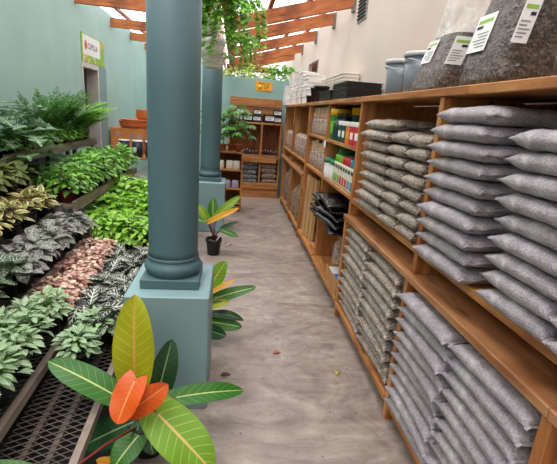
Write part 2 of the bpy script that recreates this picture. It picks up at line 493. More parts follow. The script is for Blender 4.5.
w = MB(); w.box(-3.6, -3.55, 5.9, 8.0, 0, 2.4); w.box(-3.6, -2.36, 5.85, 5.9, 0, 2.4); w.box(-3.6, -2.36, 8.0, 8.05, 0, 2.4); w.box(-3.6, -2.36, 5.85, 8.05, 2.4, 2.45); w.box(-3.6, -2.36, 5.85, 8.05, -.05, 0)
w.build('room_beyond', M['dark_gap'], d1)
# right wall with a window opening Y 7.1..8.0
w = MB()
w.box(1.3, 1.45, -2.0, 7.1, 0, 2.93, 0); w.box(1.3, 1.45, 8.02, 12.2, 0, 2.93, 0); w.box(1.3, 1.45, 7.1, 8.02, 0, 2.02, 0); w.box(1.3, 1.45, 7.1, 8.02, 2.45, 2.93, 0)
wr = w.build('wall_right', M['wall_cream']); tag(wr, kind='structure')
w1 = empty('window_1', None, None); tag(w1, kind='structure')
w = MB(); w.box(1.36, 1.42, 7.1, 7.15, 2.02, 2.45); w.box(1.36, 1.42, 7.97, 8.02, 2.02, 2.45); w.box(1.36, 1.42, 7.15, 7.97, 2.02, 2.07); w.box(1.36, 1.42, 7.15, 7.97, 2.40, 2.45); w.box(1.37, 1.41, 7.53, 7.57, 2.07, 2.4)
w.build('window_frame', WPUR, w1)
MB().box(1.385, 1.39, 7.15, 7.97, 2.07, 2.4, 0).build('window_pane', M['grey_block'], w1)
# back walls: low partition at the aisle end, end wall of the left bay
o = MB().box(-.52, 1.3, 8.15, 8.3, 0, 2.15, .004).build('wall_back', M['wall_back_teal']); tag(o, kind='structure')
o = MB().box(-2.2, -.52, 12.05, 12.2, 0, 2.9, 0).build('wall_far', M['wall_teal']); tag(o, kind='structure')
o = MB().box(-.62, -.52, 8.15, 12.05, 0, 2.15, .004).build('wall_side', M['wall_back_teal']); tag(o, kind='structure')
o = MB().box(-2.2, 1.3, -2.0, -1.85, 0, 2.3, 0).build('wall_front_blocker', M['wall_cream']); tag(o, kind='structure')  # unseen wall added behind the camera to limit light from that side

# roof
c = MB()
def sheet(c, x0, z0, x1, z1, y0, y1):
    n = 40; vs = []; fs = []
    for i in range(n + 1):
        t = i / n; z = z0 + (z1 - z0) * t + .012 * math.sin(i * PI / 2 * 1.0)
        vs += [(x0 + (x1 - x0) * t, y0, z), (x0 + (x1 - x0) * t, y1, z)]
    for i in range(n): fs.append([2 * i, 2 * i + 2, 2 * i + 3, 2 * i + 1])
    c.add(vs, fs, smooth=True)
sheet(c, -2.36, 3.06, -.25, 2.99, -2.0, 12.2)
sheet(c, -.32, 2.62, 1.45, 3.09, -2.0, 12.2)
ceil = c.build('ceiling', M['roof']); tag(ceil, kind='structure')
def rafter(x0, z0, x1, z1, y, h=.145, t=.065):
    L = math.hypot(x1 - x0, z1 - z0); a = math.atan2(z1 - z0, x1 - x0)
    ob = MB().box(0, L, -t / 2, t / 2, 0, h, .003).build('rafter', WRAF, ceil)
    ob.location = (x0, y, z0); ob.rotation_euler = (0, -a, 0)
for y in (-.6, .7, 1.8, 2.9, 5.12, 6.1, 7.43, 8.9, 10.2): rafter(-.06, 2.405, 1.36, 2.79, y)
for y in (-.6, .7, 2.0, 3.4, 4.9, 6.47, 8.15, 9.55, 11.0): rafter(-2.3, 2.79, -.3, 2.74, y)
for x, z in ((.35, 2.69), (.8, 2.81), (1.15, 2.905)):
    MB().box(x - .022, x + .022, -2.0, 12.1, z, z + .045, .002).build('purlin', WPUR, ceil)
for x, z in ((-1.95, 2.955), (-1.4, 2.94), (-.8, 2.925)):
    MB().box(x - .022, x + .022, -2.0, 12.1, z, z + .045, .002).build('purlin', WPUR, ceil)
MB().box(-.18, -.05, -2.0, 12.1, 2.552, 2.66, .004).build('valley_beam', WPUR, ceil)
MB().box(-.32, -.29, -2.0, 12.1, 2.58, 3.0, .004).build('fascia_board', WPUR, ceil)
# rafter brackets at the right wall
for y in (5.12, 6.1, 7.43, 8.9):
    MB().box(1.27, 1.3, y - .05, y + .05, 2.72, 2.9, .002).build('rafter_bracket', M['steel'], ceil)
# louvre vent on the right wall
v = empty('air_vent', 'small grey louvred vent high on the cream wall above the big bags', 'vent', (1.3, 4.75, 2.68))
MB().box(-.012, 0, -.16, .16, -.12, .12, .003).build('vent_frame', M['ink_grey'], v)
for i in range(6):
    ob = MB().box(-.014, .014, -.14, .14, -.003, .003, .001).build('slat', M['grey_block'], v); ob.location = (-.016, 0, -.09 + .036 * i); ob.rotation_euler = (0, .7, 0)

# ------------------------------------------------------------------ columns
def column(cy, label):
    t = empty('column', label, 'column', (-.295, cy, 0))
    MB().box(-.207, .207, -.235, .235, 0, .65, .006).build('plinth', M['teal_plinth'], t)
    b = MB().box(-.147, .147, -.147, .147, .65, .70, .003).build('base_slab', M['teal_dark'], t)
    pr = [(.132, 0)] + [(.128 + .022 * math.sin(PI * (i + .5) / 9), .078 * (i + .5) / 9) for i in range(9)] + [(.131, .08)]
    MB().lathe(pr, (0, 0, .70), 48).build('base_torus', M['teal_dark'], t)
    MB().lathe([(.131, 0), (.134, .004), (.134, .014), (.130, .02)], (0, 0, .78), 48, cap0=False, cap1=False).build('base_ring', M['teal_dark'], t)
    MB().lathe([(.130, .79), (.127, .83), (.126, 1.6), (.124, 2.36)], (0, 0, 0), 48).build('shaft', M['teal_dark'], t)
    return t
column(2.14, 'thick dark teal round column on a square plinth, nearest the camera')
column(5.52, 'farther teal column on a pale square plinth, behind the hanging planters')

# ------------------------------------------------------------------ shelf units along the right wall
XB = 1.285
def unit(name, label, loc=(0, 0, 0)): return empty(name, label, 'shelf')
# near unit
n = unit('shelf_unit', 'nearest pine shelf unit on the right, stacked with bagged gravel, deep lower ledge')
def ybox(nm, x0, x1, y0, y1, z0, z1, par, m=WY): return MB().box(x0, x1, y0, y1, z0, z1, .003).build(nm, m, par)
ybox('ledge_board', .87, XB, .86, 3.06, .81, .845, n, WYL)
ybox('ledge_board', .87, XB, .28, .858, .81, .845, n, WYL)
for y0, y1 in ((1.84, 3.03), (.30, 1.81)): ybox('bag_shelf', .9, XB, y0, y1, .945, .98, n)
ybox('top_board', .885, XB, .28, 1.60, 1.675, 1.71, n); ybox('top_board', .885, XB, 1.602, 3.06, 1.675, 1.71, n)
for y in (1.83, 3.035): MB().box(.9, XB, y - .018, y + .018, .846, 1.674, .003).build('upright', WZ, n)
MB().box(.9, XB, .28, .316, .846, 1.674, .003).build('upright', WZ, n)
for y in (.862, 1.83, 3.02): MB().box(.875, XB, y - .02, y + .02, 0, .809, .003).build('lower_upright', WZ, n)
for y0, y1 in ((1.85, 3.0), (.882, 1.81)): ybox('base_board', .868, XB, y0, y1, .09, .125, n)
MB().box(1.286, 1.298, .28, 3.05, .1, 1.67, .001).build('back_panel', WBACK, n)
# middle unit
n = unit('shelf_unit', 'middle pine shelf unit holding spray bottles, tubs, kraft bags and black sheeting')
ybox('top_board', .885, XB, 3.062, 5.2, 1.675, 1.71, n)
for y in (4.12, 5.16): MB().box(.9, XB, y - .018, y + .018, .0, 1.674, .003).build('upright', WZ, n)
for z in (.955, 1.325): ybox('shelf_board', .9, XB, 3.056, 4.10, z, z + .03, n); ybox('shelf_board', .9, XB, 4.14, 5.14, z, z + .03, n)
ybox('base_board', .868, XB, 3.045, 4.10, .10, .135, n); ybox('base_board', .868, XB, 4.14, 5.14, .10, .135, n)
ybox('sheeting_shelf', .9, XB, 3.056, 4.10, .60, .63, n)
MB().box(1.286, 1.298, 3.06, 5.18, .1, 1.67, .001).build('back_panel', WBACK, n)
# far unit
n = unit('shelf_unit', 'far pine shelf unit with tall narrow bays, reaching the back corner')
ybox('top_board', .885, XB, 5.205, 7.72, 1.675, 1.71, n)
ybox('ledge_board', .865, XB, 5.205, 7.72, .81, .845, n, WYL)
ybox('shelf_board', .9, XB, 5.24, 6.53, .97, 1.0, n); ybox('shelf_board', .9, XB, 6.57, 7.66, .97, 1.0, n)
for y in (5.222, 6.55, 7.68): MB().box(.9, XB, y - .018, y + .018, .846, 1.674, .003).build('upright', WZ, n)
for y in (5.222, 6.2, 7.3): MB().box(.872, XB, y - .02, y + .02, 0, .809, .003).build('lower_upright', WZ, n)
ybox('base_board', .868, XB, 5.243, 6.18, .10, .135, n); ybox('base_board', .868, XB, 6.22, 7.28, .10, .135, n)
MB().box(1.286, 1.298, 5.21, 7.72, .1, 1.67, .001).build('back_panel', WBACK, n)

# back unit against the partition
n = unit('shelf_unit', 'pine shelf unit across the end of the aisle, black boxes on its top shelf')
def xbox(nm, x0, x1, y0, y1, z0, z1, m=WX): return MB().box(x0, x1, y0, y1, z0, z1, .003).build(nm, m, n)
xbox('top_plank', -.1, .86, 7.98, 8.01, 1.66, 1.80); xbox('top_plank', -.1, .86, 8.012, 8.042, 1.50, 1.655)
xbox('shelf_board', -.1, .86, 7.76, 8.12, 1.345, 1.375)
xbox('shelf_board', .13, .86, 7.76, 8.12, .73, .76); xbox('front_board', .15, .80, 7.735, 7.758, .66, .80)
xbox('shelf_board', .13, .86, 7.76, 8.12, .215, .245); xbox('front_board', .15, .86, 7.735, 7.758, .16, .28); xbox('kick_board', .15, .86, 7.75, 7.775, .0, .155)
for x in (-.09, .50, .85): MB().box(x - .016, x + .016, 7.77, 8.12, .246, 1.344, .003).build('upright', WZ, n)
xbox('back_panel', -.1, .86, 8.125, 8.14, .1, 1.5, WBACK)
# low unit in front of it on the left
n = unit('shelf_unit', 'low pine shelf unit at the aisle end carrying leafy potted plants')
for z in (.12, .35, .645, .92): xbox('shelf_board', -.46, .128, 6.48, 6.80, z, z + .028)
for x in (-.47, .14): MB().box(x - .012, x + .012, 6.47, 6.80, 0, .948, .003).build('side_panel', WZ, n)
xbox('back_panel', -.46, .128, 6.80, 6.812, .02, .94, WBACK)

# ------------------------------------------------------------------ bags of gravel
def pillow(lx, ly, lz, seed, nx=18, ny=18, lump=.0065):
    b = MB(); vs = []; fs = []; uv = []
    r = random.Random(seed); off = Vector((r.random() * 50, r.random() * 50, r.random() * 50))
    def pt(i, j, top):
        u = math.sin(PI / 2 * (-1 + 2 * i / nx)); v = math.sin(PI / 2 * (-1 + 2 * j / ny))
        pu = max(0, 1 - abs(u) ** 8) ** .5; pv = max(0, 1 - abs(v) ** 9) ** .5
        x = u * lx / 2 * (1 - .035 * (1 - v ** 4)); y = v * ly / 2 * (1 - .03 * (1 - u ** 4))
        h = lz / 2 * pu * pv
        nz = noise.noise(Vector((x * 12, y * 12, 3 if top else 9)) + off) * lump + noise.noise(Vector((x * 34, y * 34, 1)) + off) * lump * .5
        z = (h + nz * min(1, pu * pv * 1.5)) * (1 if top else -1)
        z = max(z, 0) if top else min(z, 0)
        z -= .004 * max(0, (-u - .55)) / .45 * (1 if lz < .1 else 0)
        return (x, y, z + lz / 2)
    W = ny + 1
    for top in (True, False):
        for i in range(nx + 1):
            for j in range(ny + 1): vs.append(pt(i, j, top))
    N = (nx + 1) * W
    for i in range(nx):
        for j in range(ny):
            q = i * W + j
            fs.append([q, q + W, q + W + 1, q + 1]); fs.append([N + q, N + q + 1, N + q + W + 1, N + q + W])
    b.add(vs, fs, smooth=True)
    # crimped end seams
    for sgn in (-1, 1):
        q = []; f2 = []
        for i in range(nx + 1):
            u = math.sin(PI / 2 * (-1 + 2 * i / nx)); x = u * lx / 2 * 1.0
            y0 = sgn * ly / 2 * (1 - .025 * (1 - u ** 4)) * .985; y1 = y0 + sgn * .016
            zz = lz / 2 + .004 * math.sin(i * 1.7 + seed) - .004 * max(0, (-u - .55)) / .45
            q += [(x, y0, zz + .0006), (x, y1, zz + .003), (x, y1, zz - .001), (x, y0, zz - .0006)]
        for i in range(nx):
            a = i * 4
            for k in range(4): f2.append([a + k, a + (k + 1) % 4, a + 4 + (k + 1) % 4, a + 4 + k])
        f2.append([0, 1, 2, 3]); f2.append([nx * 4 + 3, nx * 4 + 2, nx * 4 + 1, nx * 4])
        b.add(q, f2, smooth=False)
    return b
def bagproto(name, mat, lx, ly, lz, cat='bag', n=3):
    res = []
    for k in range(n):
        ob = pillow(lx, ly, lz, k * 7 + int(lx * 100)).build(name, mat, weld=.0004); tag(ob, 'x', cat); res.append(ob)
    return Proto(res)
GP = {}
def stack(mat, nm, lx, ly, x0, ycen, z0, rows, pitch, desc, place, group, jx=.012, jy=.012, yaw=.035, sag=0):
    key = (mat, lx, ly)
    if key not in GP: GP[key] = bagproto(nm, M[mat], lx, ly, .067)
    for i in range(rows):
        lab = '%s bag, %s in %s' % (desc, nth(i, rows), place)
        GP[key].put((x0 + lx / 2 + U(-jx, jx) , ycen + U(-jy, jy), z0 + i * pitch), U(-yaw, yaw), lab, group)
# upper bay nearest: grey
PLACES = 0
stack('gravel_grey', 'gravel_bag', .41, .385, .835, 1.545, .981, 10, .065, 'grey gravel', 'far stack of the nearest upper bay', 'grey gravel bags in the upper bay')
stack('gravel_grey', 'gravel_bag', .40, .31, .855, 1.085, .981, 9, .065, 'grey gravel', 'middle stack of the nearest upper bay', 'grey gravel bags in the upper bay', .008, .008)
stack('gravel_grey', 'gravel_bag', .40, .31, .85, .76, .981, 9, .065, 'grey gravel', 'upper stack cut by the right picture edge', 'grey gravel bags in the upper bay', .008, .006)
# lower bay nearest: grey
stack('gravel_grey', 'gravel_bag', .42, .44, .842, 1.57, .126, 10, .065, 'grey gravel', 'far stack under the nearest ledge', 'grey gravel bags under the ledge')
stack('gravel_grey', 'gravel_bag', .42, .42, .852, 1.115, .126, 10, .065, 'grey gravel', 'near stack under the nearest ledge', 'grey gravel bags under the ledge')
# upper bay second: brown
stack('gravel_brown', 'gravel_bag', .40, .44, .85, 2.55, .981, 9, .065, 'brown pebbles', 'far stack of the upper bay', 'brown pebble bags in the upper bay')
stack('gravel_brown', 'gravel_bag', .40, .225, .862, 2.20, .981, 8, .066, 'brown pebbles', 'middle stack of the upper bay', 'brown pebble bags in the upper bay', .008, .006)
stack('gravel_brown', 'gravel_bag', .40, .20, .87, 1.965, .981, 8, .066, 'brown pebbles', 'near stack of the upper bay', 'brown pebble bags in the upper bay', .008, .004)
# lower bay second: brown
stack('gravel_brown', 'gravel_bag', .41, .50, .866, 2.71, .126, 10, .065, 'brown pebbles', 'far stack of the floor bay', 'brown pebble bags under the ledge')
stack('gravel_brown', 'gravel_bag', .41, .50, .866, 2.18, .126, 10, .065, 'brown pebbles', 'near stack of the floor bay', 'brown pebble bags under the ledge')

for _p in GP.values(): _p.clean()
# ------------------------------------------------------------------ big part-filled bags on the top boards
def bigbag(loc, dx, dy, fillh, toph, mat, label, lean=.05, seed=1):
    """upright gusseted clear bag: filled lower part, empty film above gathered towards the wall"""
    t = empty('substrate_bag', label, 'bag', loc, 0, 'big clear substrate bags on the top board')
    r = random.Random(seed)
    def ring(z, hx, hy, ox, oy, n=40, e=7.0, lump=.007):
        q = []
        for i in range(n):
            a = 2 * PI * i / n; c, s_ = math.cos(a), math.sin(a)
            k = (abs(c) ** e + abs(s_) ** e) ** (-1 / e)
            l = noise.noise(Vector((c * 2 + seed, s_ * 2, z * 18))) * lump + noise.noise(Vector((c * 7 + seed, s_ * 7, z * 60))) * lump * .5
            q.append((ox + c * k * (hx + l), oy + s_ * k * (hy + l), z))
        return q
    def loft(rings, b, cap0=True, cap1=True):
        n = len(rings[0]); vs = [p for q in rings for p in q]; fs = []
        for i in range(len(rings) - 1):
            for k in range(n): fs.append([i * n + k, i * n + (k + 1) % n, (i + 1) * n + (k + 1) % n, (i + 1) * n + k])
        if cap0: fs.append(list(range(n))[::-1])
        if cap1: fs.append([(len(rings) - 1) * n + k for k in range(n)])
        b.add(vs, fs, smooth=True); return b
    rs = []; m = 14
    for i in range(m + 1):
        f = i / m; z = fillh * f
        bul = 1 + .04 * math.sin(PI * f)
        if f == 0: bul = .95
        rs.append(ring(z, dx / 2 * bul, dy / 2 * bul * (1 - .1 * f), lean * f, 0))
    rs.append(ring(fillh + .012, dx * .3, dy * .3, lean, 0))
    loft(rs, MB()).build('filled_body', M[mat], t)
    rs = []
    for i in range(9):
        f = i / 8; z = fillh + (toph - fillh) * f
        rs.append(ring(z, dx / 2 * (1.02 - .25 * f), max(.02, dy / 2 * (.93 - .55 * f)), lean + .02 * f, 0, lump=.016))
    loft(rs, MB(), False, False).build('empty_film', M['film'], t)
    return t
def big_label(t, dx, dy, fillh, lean, a0, a1, z0, z1, face):
    """printed paper lying against the film: face 'x' looks at the aisle, 'y' along the shelf"""
    b = MB()
    def P3(a, z, off):
        f = z / fillh
        if face == 'x': return (-dx / 2 * (1.04) + lean * f - off, a, z)
        return (a + lean * f, -dy / 2 * (1.035 - .09 * f) - off, z)
    w = a1 - a0; h = z1 - z0
    def Q(p0, p1, q0, q1, off, m):
        vs = [P3(a0 + w * p, z0 + h * q, off) for p, q in ((p0, q0), (p1, q0), (p1, q1), (p0, q1))]
        vs += [P3(a0 + w * p, z0 + h * q, off - .001) for p, q in ((p0, q0), (p1, q0), (p1, q1), (p0, q1))]
        b.use(M[m]).add(vs, [[0, 1, 2, 3], [7, 6, 5, 4], [0, 4, 5, 1], [1, 5, 6, 2], [2, 6, 7, 3], [3, 7, 4, 0]], smooth=False)
    Q(0, 1, 0, 1, .004, 'paper_white'); Q(.12, .88, .78, .87, .0052, 'label_green'); Q(.55, .88, .63, .71, .0052, 'ink')
    for k in range(5): Q(.12, .6 + .25 * ((k * 7) % 3) / 2, .12 + .09 * k, .15 + .09 * k, .0052, 'ink_grey')
    b.build('printed_label', None, t)
t = bigbag((1.05, 2.13, 1.711), .28, .28, .265, .60, 'compost', 'clear bag of dark compost on top board, beside the grey buckets', .09, 3)
big_label(t, .28, .28, .265, .09, .0, .11, .14, .25, 'x'); big_label(t, .28, .28, .265, .09, -.135, -.05, .12, .245, 'y')
t = bigbag((1.05, 1.64, 1.711), .28, .28, .42, .64, 'bark', 'clear bag of dark chunky bark, two white labels, middle of the big top bags', .10, 9)
big_label(t, .28, .28, .42, .10, -.01, .115, .13, .27, 'x'); big_label(t, .28, .28, .42, .10, -.135, -.075, .14, .285, 'y')
t = bigbag((1.05, 1.09, 1.711), .28, .30, .42, .64, 'bark', 'clear bag of dark chunky bark on top board at the right picture edge', .08, 5)

# grey buckets
def bucket():
    t = empty('bucket', 'x', 'bucket')
    MB().lathe([(.085, 0), (.088, .004), (.105, .19)], n=28).build('body', M['bucket_grey'], t)
    MB().lathe([(.108, .188), (.113, .19), (.113, .206), (.104, .212), (.09, .209)], n=28).build('lid', M['bucket_lid'], t)
    hb = MB(); hb.tube([(.112 * math.cos(a) - .02 * math.sin(a + PI), .112 * math.sin(a), .175 - .03 * abs(math.sin(a))) for a in [PI * .5 + PI * i / 12 for i in range(13)]], .003)
    hb.build('handle', M['bucket_lid'], t)
    return t
pb = Proto(bucket())
pb.put((1.03, 2.68, 1.711), 0, 'grey plastic bucket with pale lid, beside the black trays', 'grey buckets on the top board')
pb.put((1.05, 2.42, 1.711), .4, 'grey plastic bucket with pale lid, beside the big compost bag', 'grey buckets on the top board', 1.06)

# black trays
def tray():
    b = MB(); x, y, h = .15, .28, .03
    b.box(-x, x, -y, y, 0, .004, .001)
    for a in ((-x, -x + .004, -y, y), (x - .004, x, -y, y), (-x, x, -y, -y + .004), (-x, x, y - .004, y)): b.box(*a, .004, h, .001)
    for a in ((-x - .012, -x + .003, -y - .012, y + .012), (x - .003, x + .012, -y - .012, y + .012), (-x, x, -y - .012, -y + .003), (-x, x, y - .003, y + .012)): b.box(*a, h - .004, h, .001)
    o = b.build('seed_tray', M['black_plastic']); return tag(o, 'x', 'tray')
pt = Proto(tray())
for i in range(9): pt.put((1.10 + U(-.008, .008), 3.96 + U(-.012, .012), 1.711 + .0155 * i), U(-.02, .02), 'black seed tray, %s in the stack on the top board' % nth(i, 9), 'black seed trays')
for i in range(6): pt.put((1.10 + U(-.006, .006), 4.60 + U(-.01, .01), 1.711 + .0155 * i), U(-.02, .02), 'black seed tray, %s in the lower stack nearer the black pots' % nth(i, 6), 'black seed trays')
def blackpot(r, h):
    o = MB().lathe([(r * .75, 0), (r * .95, h * .85), (r * 1.04, h * .86), (r * 1.04, h), (r * .95, h), (r * .72, .01)], n=24).build('plastic_pot', M['black_plastic']); return tag(o, 'x', 'pot')
pp = Proto([blackpot(.09, .19), blackpot(.06, .12)])
pp.put((1.0, 5.08, 1.711), 0, 'large black plastic pot beside the black trays on the top board', None, k=0)
pp.put((1.0, 5.34, 1.711), 0, 'medium black pot standing between two other black pots on the top board', None, .95, k=0)
pp.put((.95, 5.56, 1.711), 0, 'small black pot beside the white planters on the top board', None, .8, k=1)

# white planters, nested stacks
def planter(L, W_, h, nm='white_planter', m='white_plastic'):
    b = MB(); x, y = W_ / 2, L / 2
    b.box(-x, x, -y, y, 0, .006, .002)
    for a in ((-x, -x + .006, -y, y), (x - .006, x, -y, y), (-x, x, -y, -y + .006), (-x, x, y - .006, y)): b.box(*a, .006, h, .002)
    for a in ((-x - .008, -x + .006, -y - .008, y + .008), (x - .006, x + .008, -y - .008, y + .008), (-x, x, -y - .008, -y + .006), (-x, x, y - .006, y + .008)): b.box(*a, h - .012, h, .002)
    for k in range(4): b.box(-x - .003, -x + .002, -y + L * (k + .5) / 4 - .006, -y + L * (k + .5) / 4 + .006, .01, h - .015, .001)
    return tag(b.build(nm, M[m]), 'x', 'planter')
wp = Proto([planter(.36, .24, .10), planter(.26, .2, .09)])
specs = [(1.06, 5.92, 7, .045, 0, 'stack nearest the black pots'), (1.05, 6.34, 8, .048, 0, 'second stack from the black pots'), (1.04, 6.78, 9, .048, 0, 'third stack from the black pots'),
         (1.02, 7.30, 9, .048, 0, 'stack beside the aisle-end corner'), (.95, 7.62, 6, .045, 1, 'shorter stack at the corner of the shelves')]
for x, y, nn, p, k, pl in specs:
    for i in range(nn): wp.put((x + U(-.008, .008), y + U(-.01, .01), 1.711 + p * i), U(-.03, .03), 'white plastic planter, %s in the %s' % (nth(i, nn), pl), 'nested white planters', k=k)
cp = Proto(planter(.42, .16, .07, 'cream_planter', 'cream_plastic'))
for j, y in enumerate((4.75, 5.2, 5.65)):
    for i in range(8): cp.put((1.2, y, 1.711 + .034 * i), U(-.01, .01), 'cream planter, %s in the %s stack behind the black pots' % (nth(i, 8), ('near', 'middle', 'far')[j]), 'cream planters along the wall')

# ------------------------------------------------------------------ goods in the middle unit
def sack(name, mat, w, d, h, neck=.25, top='flat'):
    """upright paper or film sack: full body, pinched flat top"""
    b = MB(); rs = []; n = 20
    for i in range(10):
        f = i / 9
        k = 1.0 if f < 1 - neck else 1 - ((f - 1 + neck) / neck) ** 1.3 * .86
        bl = (.93 + .09 * math.sin(PI * min(1, f * 1.2)))
        q = []
        for j in range(n):
            a = 2 * PI * j / n; c, s_ = math.cos(a), math.sin(a); kk = (abs(c) ** 4 + abs(s_) ** 4) ** -.25
            l = noise.noise(Vector((c * 2, s_ * 2, f * 6 + w * 40))) * .006
            q.append((c * kk * (d / 2 * bl * k + l), s_ * kk * (w / 2 * bl * (.8 + .2 * k) + l), h * f))
        rs.append(q)
    vs = [p for q in rs for p in q]; fs = []
    for i in range(9):
        for j in range(n): fs.append([i * n + j, i * n + (j + 1) % n, (i + 1) * n + (j + 1) % n, (i + 1) * n + j])
    fs.append(list(range(n))[::-1]); fs.append([9 * n + j for j in range(n)])
    b.add(vs, fs, smooth=True)
    return b
def kraftbag():
    t = empty('kraft_bag', 'x', 'bag')
    sack('body', 0, .17, .13, .20, .08).build('body', M['chips'], t)
    b = MB().box(-.042, -.022, -.078, .078, .185, .30, .004); b.box(-.05, -.01, -.07, .07, .19, .24, .004); b.build('paper_header', M['kraft'], t)
    return t
kb = Proto(kraftbag())
for i, y in enumerate((4.26, 4.46, 4.66, 4.86, 5.04)): kb.put((.99, y, 1.356), U(-.08, .08), 'kraft topped bag of bark chips, %s along the shelf beside the bottles' % (ORD[i] if i else 'nearest'), 'kraft topped bags on the upper shelf')
for i, y in enumerate((4.26, 4.45, 4.64, 4.83, 5.03)): kb.put((1.0, y, .986), U(-.1, .1), 'kraft topped bag, %s on the shelf just above the black sheeting' % ('nearest' if i == 0 else ORD[i]), 'kraft topped bags on the lower shelf', (1.05, .95, .95 + .1 * (i % 2)))
# bottle shelf
def tub(r, h, body, lid, name='tub', lab=None):
    t = empty(name, 'x', 'tub')
    MB().lathe([(r * .92, 0), (r * .95, h * .05), (r, h * .78), (r, h * .8)], n=24).build('body', M[body], t)
    MB().lathe([(r * 1.06, h * .78), (r * 1.06, h * .97), (r * .98, h)], n=24).build('lid', M[lid], t)
    if lab:
        MB().lathe([(r * 1.005, h * .2), (r * 1.01, h * .6)], n=24, cap0=False, cap1=False).build('printed_band', M[lab], t)
    return t
t = tub(.095, .28, 'green', 'yellow', lab='lime'); t.location = (1.0, 4.0, 1.356); t['label'] = 'green tub with yellow lid next to the kraft bags, at shelf front'
t = tub(.085, .30, 'green_dark', 'yellow'); t.location = (1.13, 3.77, 1.356); t['label'] = 'dark green tub with yellow lid, behind the dark bottles'
t = tub(.08, .15, 'white_plastic', 'white_plastic', lab='lime'); t.location = (.985, 4.03, 1.356)
t['label'] = 'white tub with green band, in front of the yellow lidded tub'; t.location = (.97, 3.82, 1.356); t.scale = (.55, .55, .75)
def bottle(r, h, body, cap, name='bottle', label=None):
    t = empty(name, 'x', 'bottle')
    MB().lathe([(r * .95, 0), (r, .006), (r, h * .62), (r * .8, h * .70), (r * .38, h * .78), (r * .38, h * .82)], n=20).build('body', M[body], t)
    MB().lathe([(r * .44, h * .80), (r * .44, h * .98), (r * .36, h)], n=16).build('cap', M[cap], t)
    if label: MB().lathe([(r * 1.01, h * .12), (r * 1.01, h * .52)], n=20, cap0=False, cap1=False).build('label_band', M[label], t)
    return t
db = Proto(bottle(.05, .24, 'green_dark', 'black_plastic', label='tin_dark'))
for i, y in enumerate((3.92, 3.80, 3.68)): db.put((.955 if i else .96, y - .03, 1.356), 0, 'dark green bottle with black cap, %s of the row' % ('farthest', 'middle', 'nearest')[i], 'dark bottles on the bottle shelf')
def carton(nm, dx, dy, h, body, top, mark):
    t = empty(nm, 'x', 'box')
    MB().box(-dx / 2, dx / 2, -dy / 2, dy / 2, 0, h * .8, .002).build('body', M[body], t)
    MB().box(-dx / 2 - .002, dx / 2 + .002, -dy / 2 - .002, dy / 2 + .002, h * .8, h, .004).build('lid', M[top], t)
    MB().box(-dx / 2 - .002, -dx / 2 - .0005, -dy * .3, dy * .3, h * .25, h * .55, .0003).build('printed_label', M[mark], t)
    return t
cs = [Proto(carton('fertiliser_box', .15, .12, .175, b, 'white_plastic', k)) for b, k in (('green_dark', 'paper_white'), ('orange', 'yellow'), ('red', 'paper_white'))]
cs[0].put((.98, 3.49, 1.356), 0, 'dark green box with white lid beside the orange box')
cs[0].put((.98, 3.62, 1.356), 0, 'dark green box with white lid beside the dark bottles')
cs[1].put((.98, 3.36, 1.356), 0, 'orange box with white lid on the bottle shelf')
cs[2].put((.98, 3.23, 1.356), 0, 'red box with white lid next to the orange box')
cs[2].put((.98, 3.10, 1.356), 0, 'red box with white lid nearest the shelf upright')
# lower bottle shelf
gt = Proto(tub(.075, .19, 'white_plastic', 'green_lid', lab='paper_white'))
gt.put((.965, 4.02, .986), 0, 'white tub with flat dark green lid, farthest on the spray shelf', 'green lidded tubs')
gt.put((.985, 3.83, .986), 0, 'white tub with flat dark green lid beside the small bottles', 'green lidded tubs')
t = tub(.10, .30, 'white_plastic', 'green', lab='white_plastic'); t.location = (1.10, 3.92, .986); t['label'] = 'large white tub with green lid behind the small bottles'
MB().box(-.106, -.1, -.03, .03, .10, .17, .002).build('yellow_emblem', M['yellow'], t)
caps = ['lime', 'lime', 'lime', 'red', 'red', 'red', 'teal_cap', 'teal_cap']
bps = {}
for i, cc in enumerate(caps):
    y = 3.72 - i * .083
    if cc not in bps:
        t = empty('feed_bottle', 'x', 'bottle')
        MB().box(-.03, .03, -.03, .03, 0, .15, .008).build('body', M['cream_pack'], t)
        MB().lathe([(.022, .15), (.026, .155), (.026, .195), (.02, .2)], n=14).build('cap', M[cc], t)
        MB().box(-.0325, -.0305, -.022, .022, .018, .07, .0005).build('label_band', M[{'lime': 'lime', 'red': 'red', 'teal_cap': 'teal_cap'}[cc]], t)
        MB().box(-.0325, -.0305, -.022, .022, .112, .135, .0005).build('dark_band', M['green_dark'], t)
        bps[cc] = Proto(t)
    bps[cc].put((.955, y, .986), 0, 'small white feed bottle with %s cap, %s in the row from the green tubs' % ({'lime': 'lime green', 'red': 'red', 'teal_cap': 'blue'}[cc], ORD[i]), 'small feed bottles', (1.2, 1.2, 1.28))
# black folded sheeting stack sticking out
def blackbag():
    b = pillow(.46, .56, .05, 41, lump=.014)
    return tag(b.build('black_sheeting', M['black_gloss'], weld=.0004), 'x', 'sheeting')
bb = Proto([blackbag()])
for i in range(5): bb.put((1.03 + U(-.03, .03), 3.38 + .03 * i + U(-.02, .02), .632 + .05 * i), U(-.16, .16), 'folded glossy black sheeting, %s of the stack over the aisle' % nth(i, 5), 'folded black sheeting', k=0)
for i in range(4): bb.put((1.03 + U(-.02, .02), 3.90, .632 + .05 * i), U(-.1, .1), 'folded glossy black sheeting, %s of the short stack beside the battens' % nth(i, 4), 'folded black sheeting', k=0, scale=(1, .58, 1))
# pale battens standing in the far bay
for i, (y, x) in enumerate(((5.06, .93), (4.93, .92), (4.78, .93), (4.64, .95))):
    o = MB().box(-.02, .02, -.045, .045, 0, .72, .002).build('batten', WPALE); o.location = (x, y, .136); o.rotation_euler = (0, .03, 0)
    tag(o, 'pale wooden batten standing on the base board, %s from the black sheeting' % ('fourth', 'third', 'second', 'first')[i], 'plank', 'pale battens')
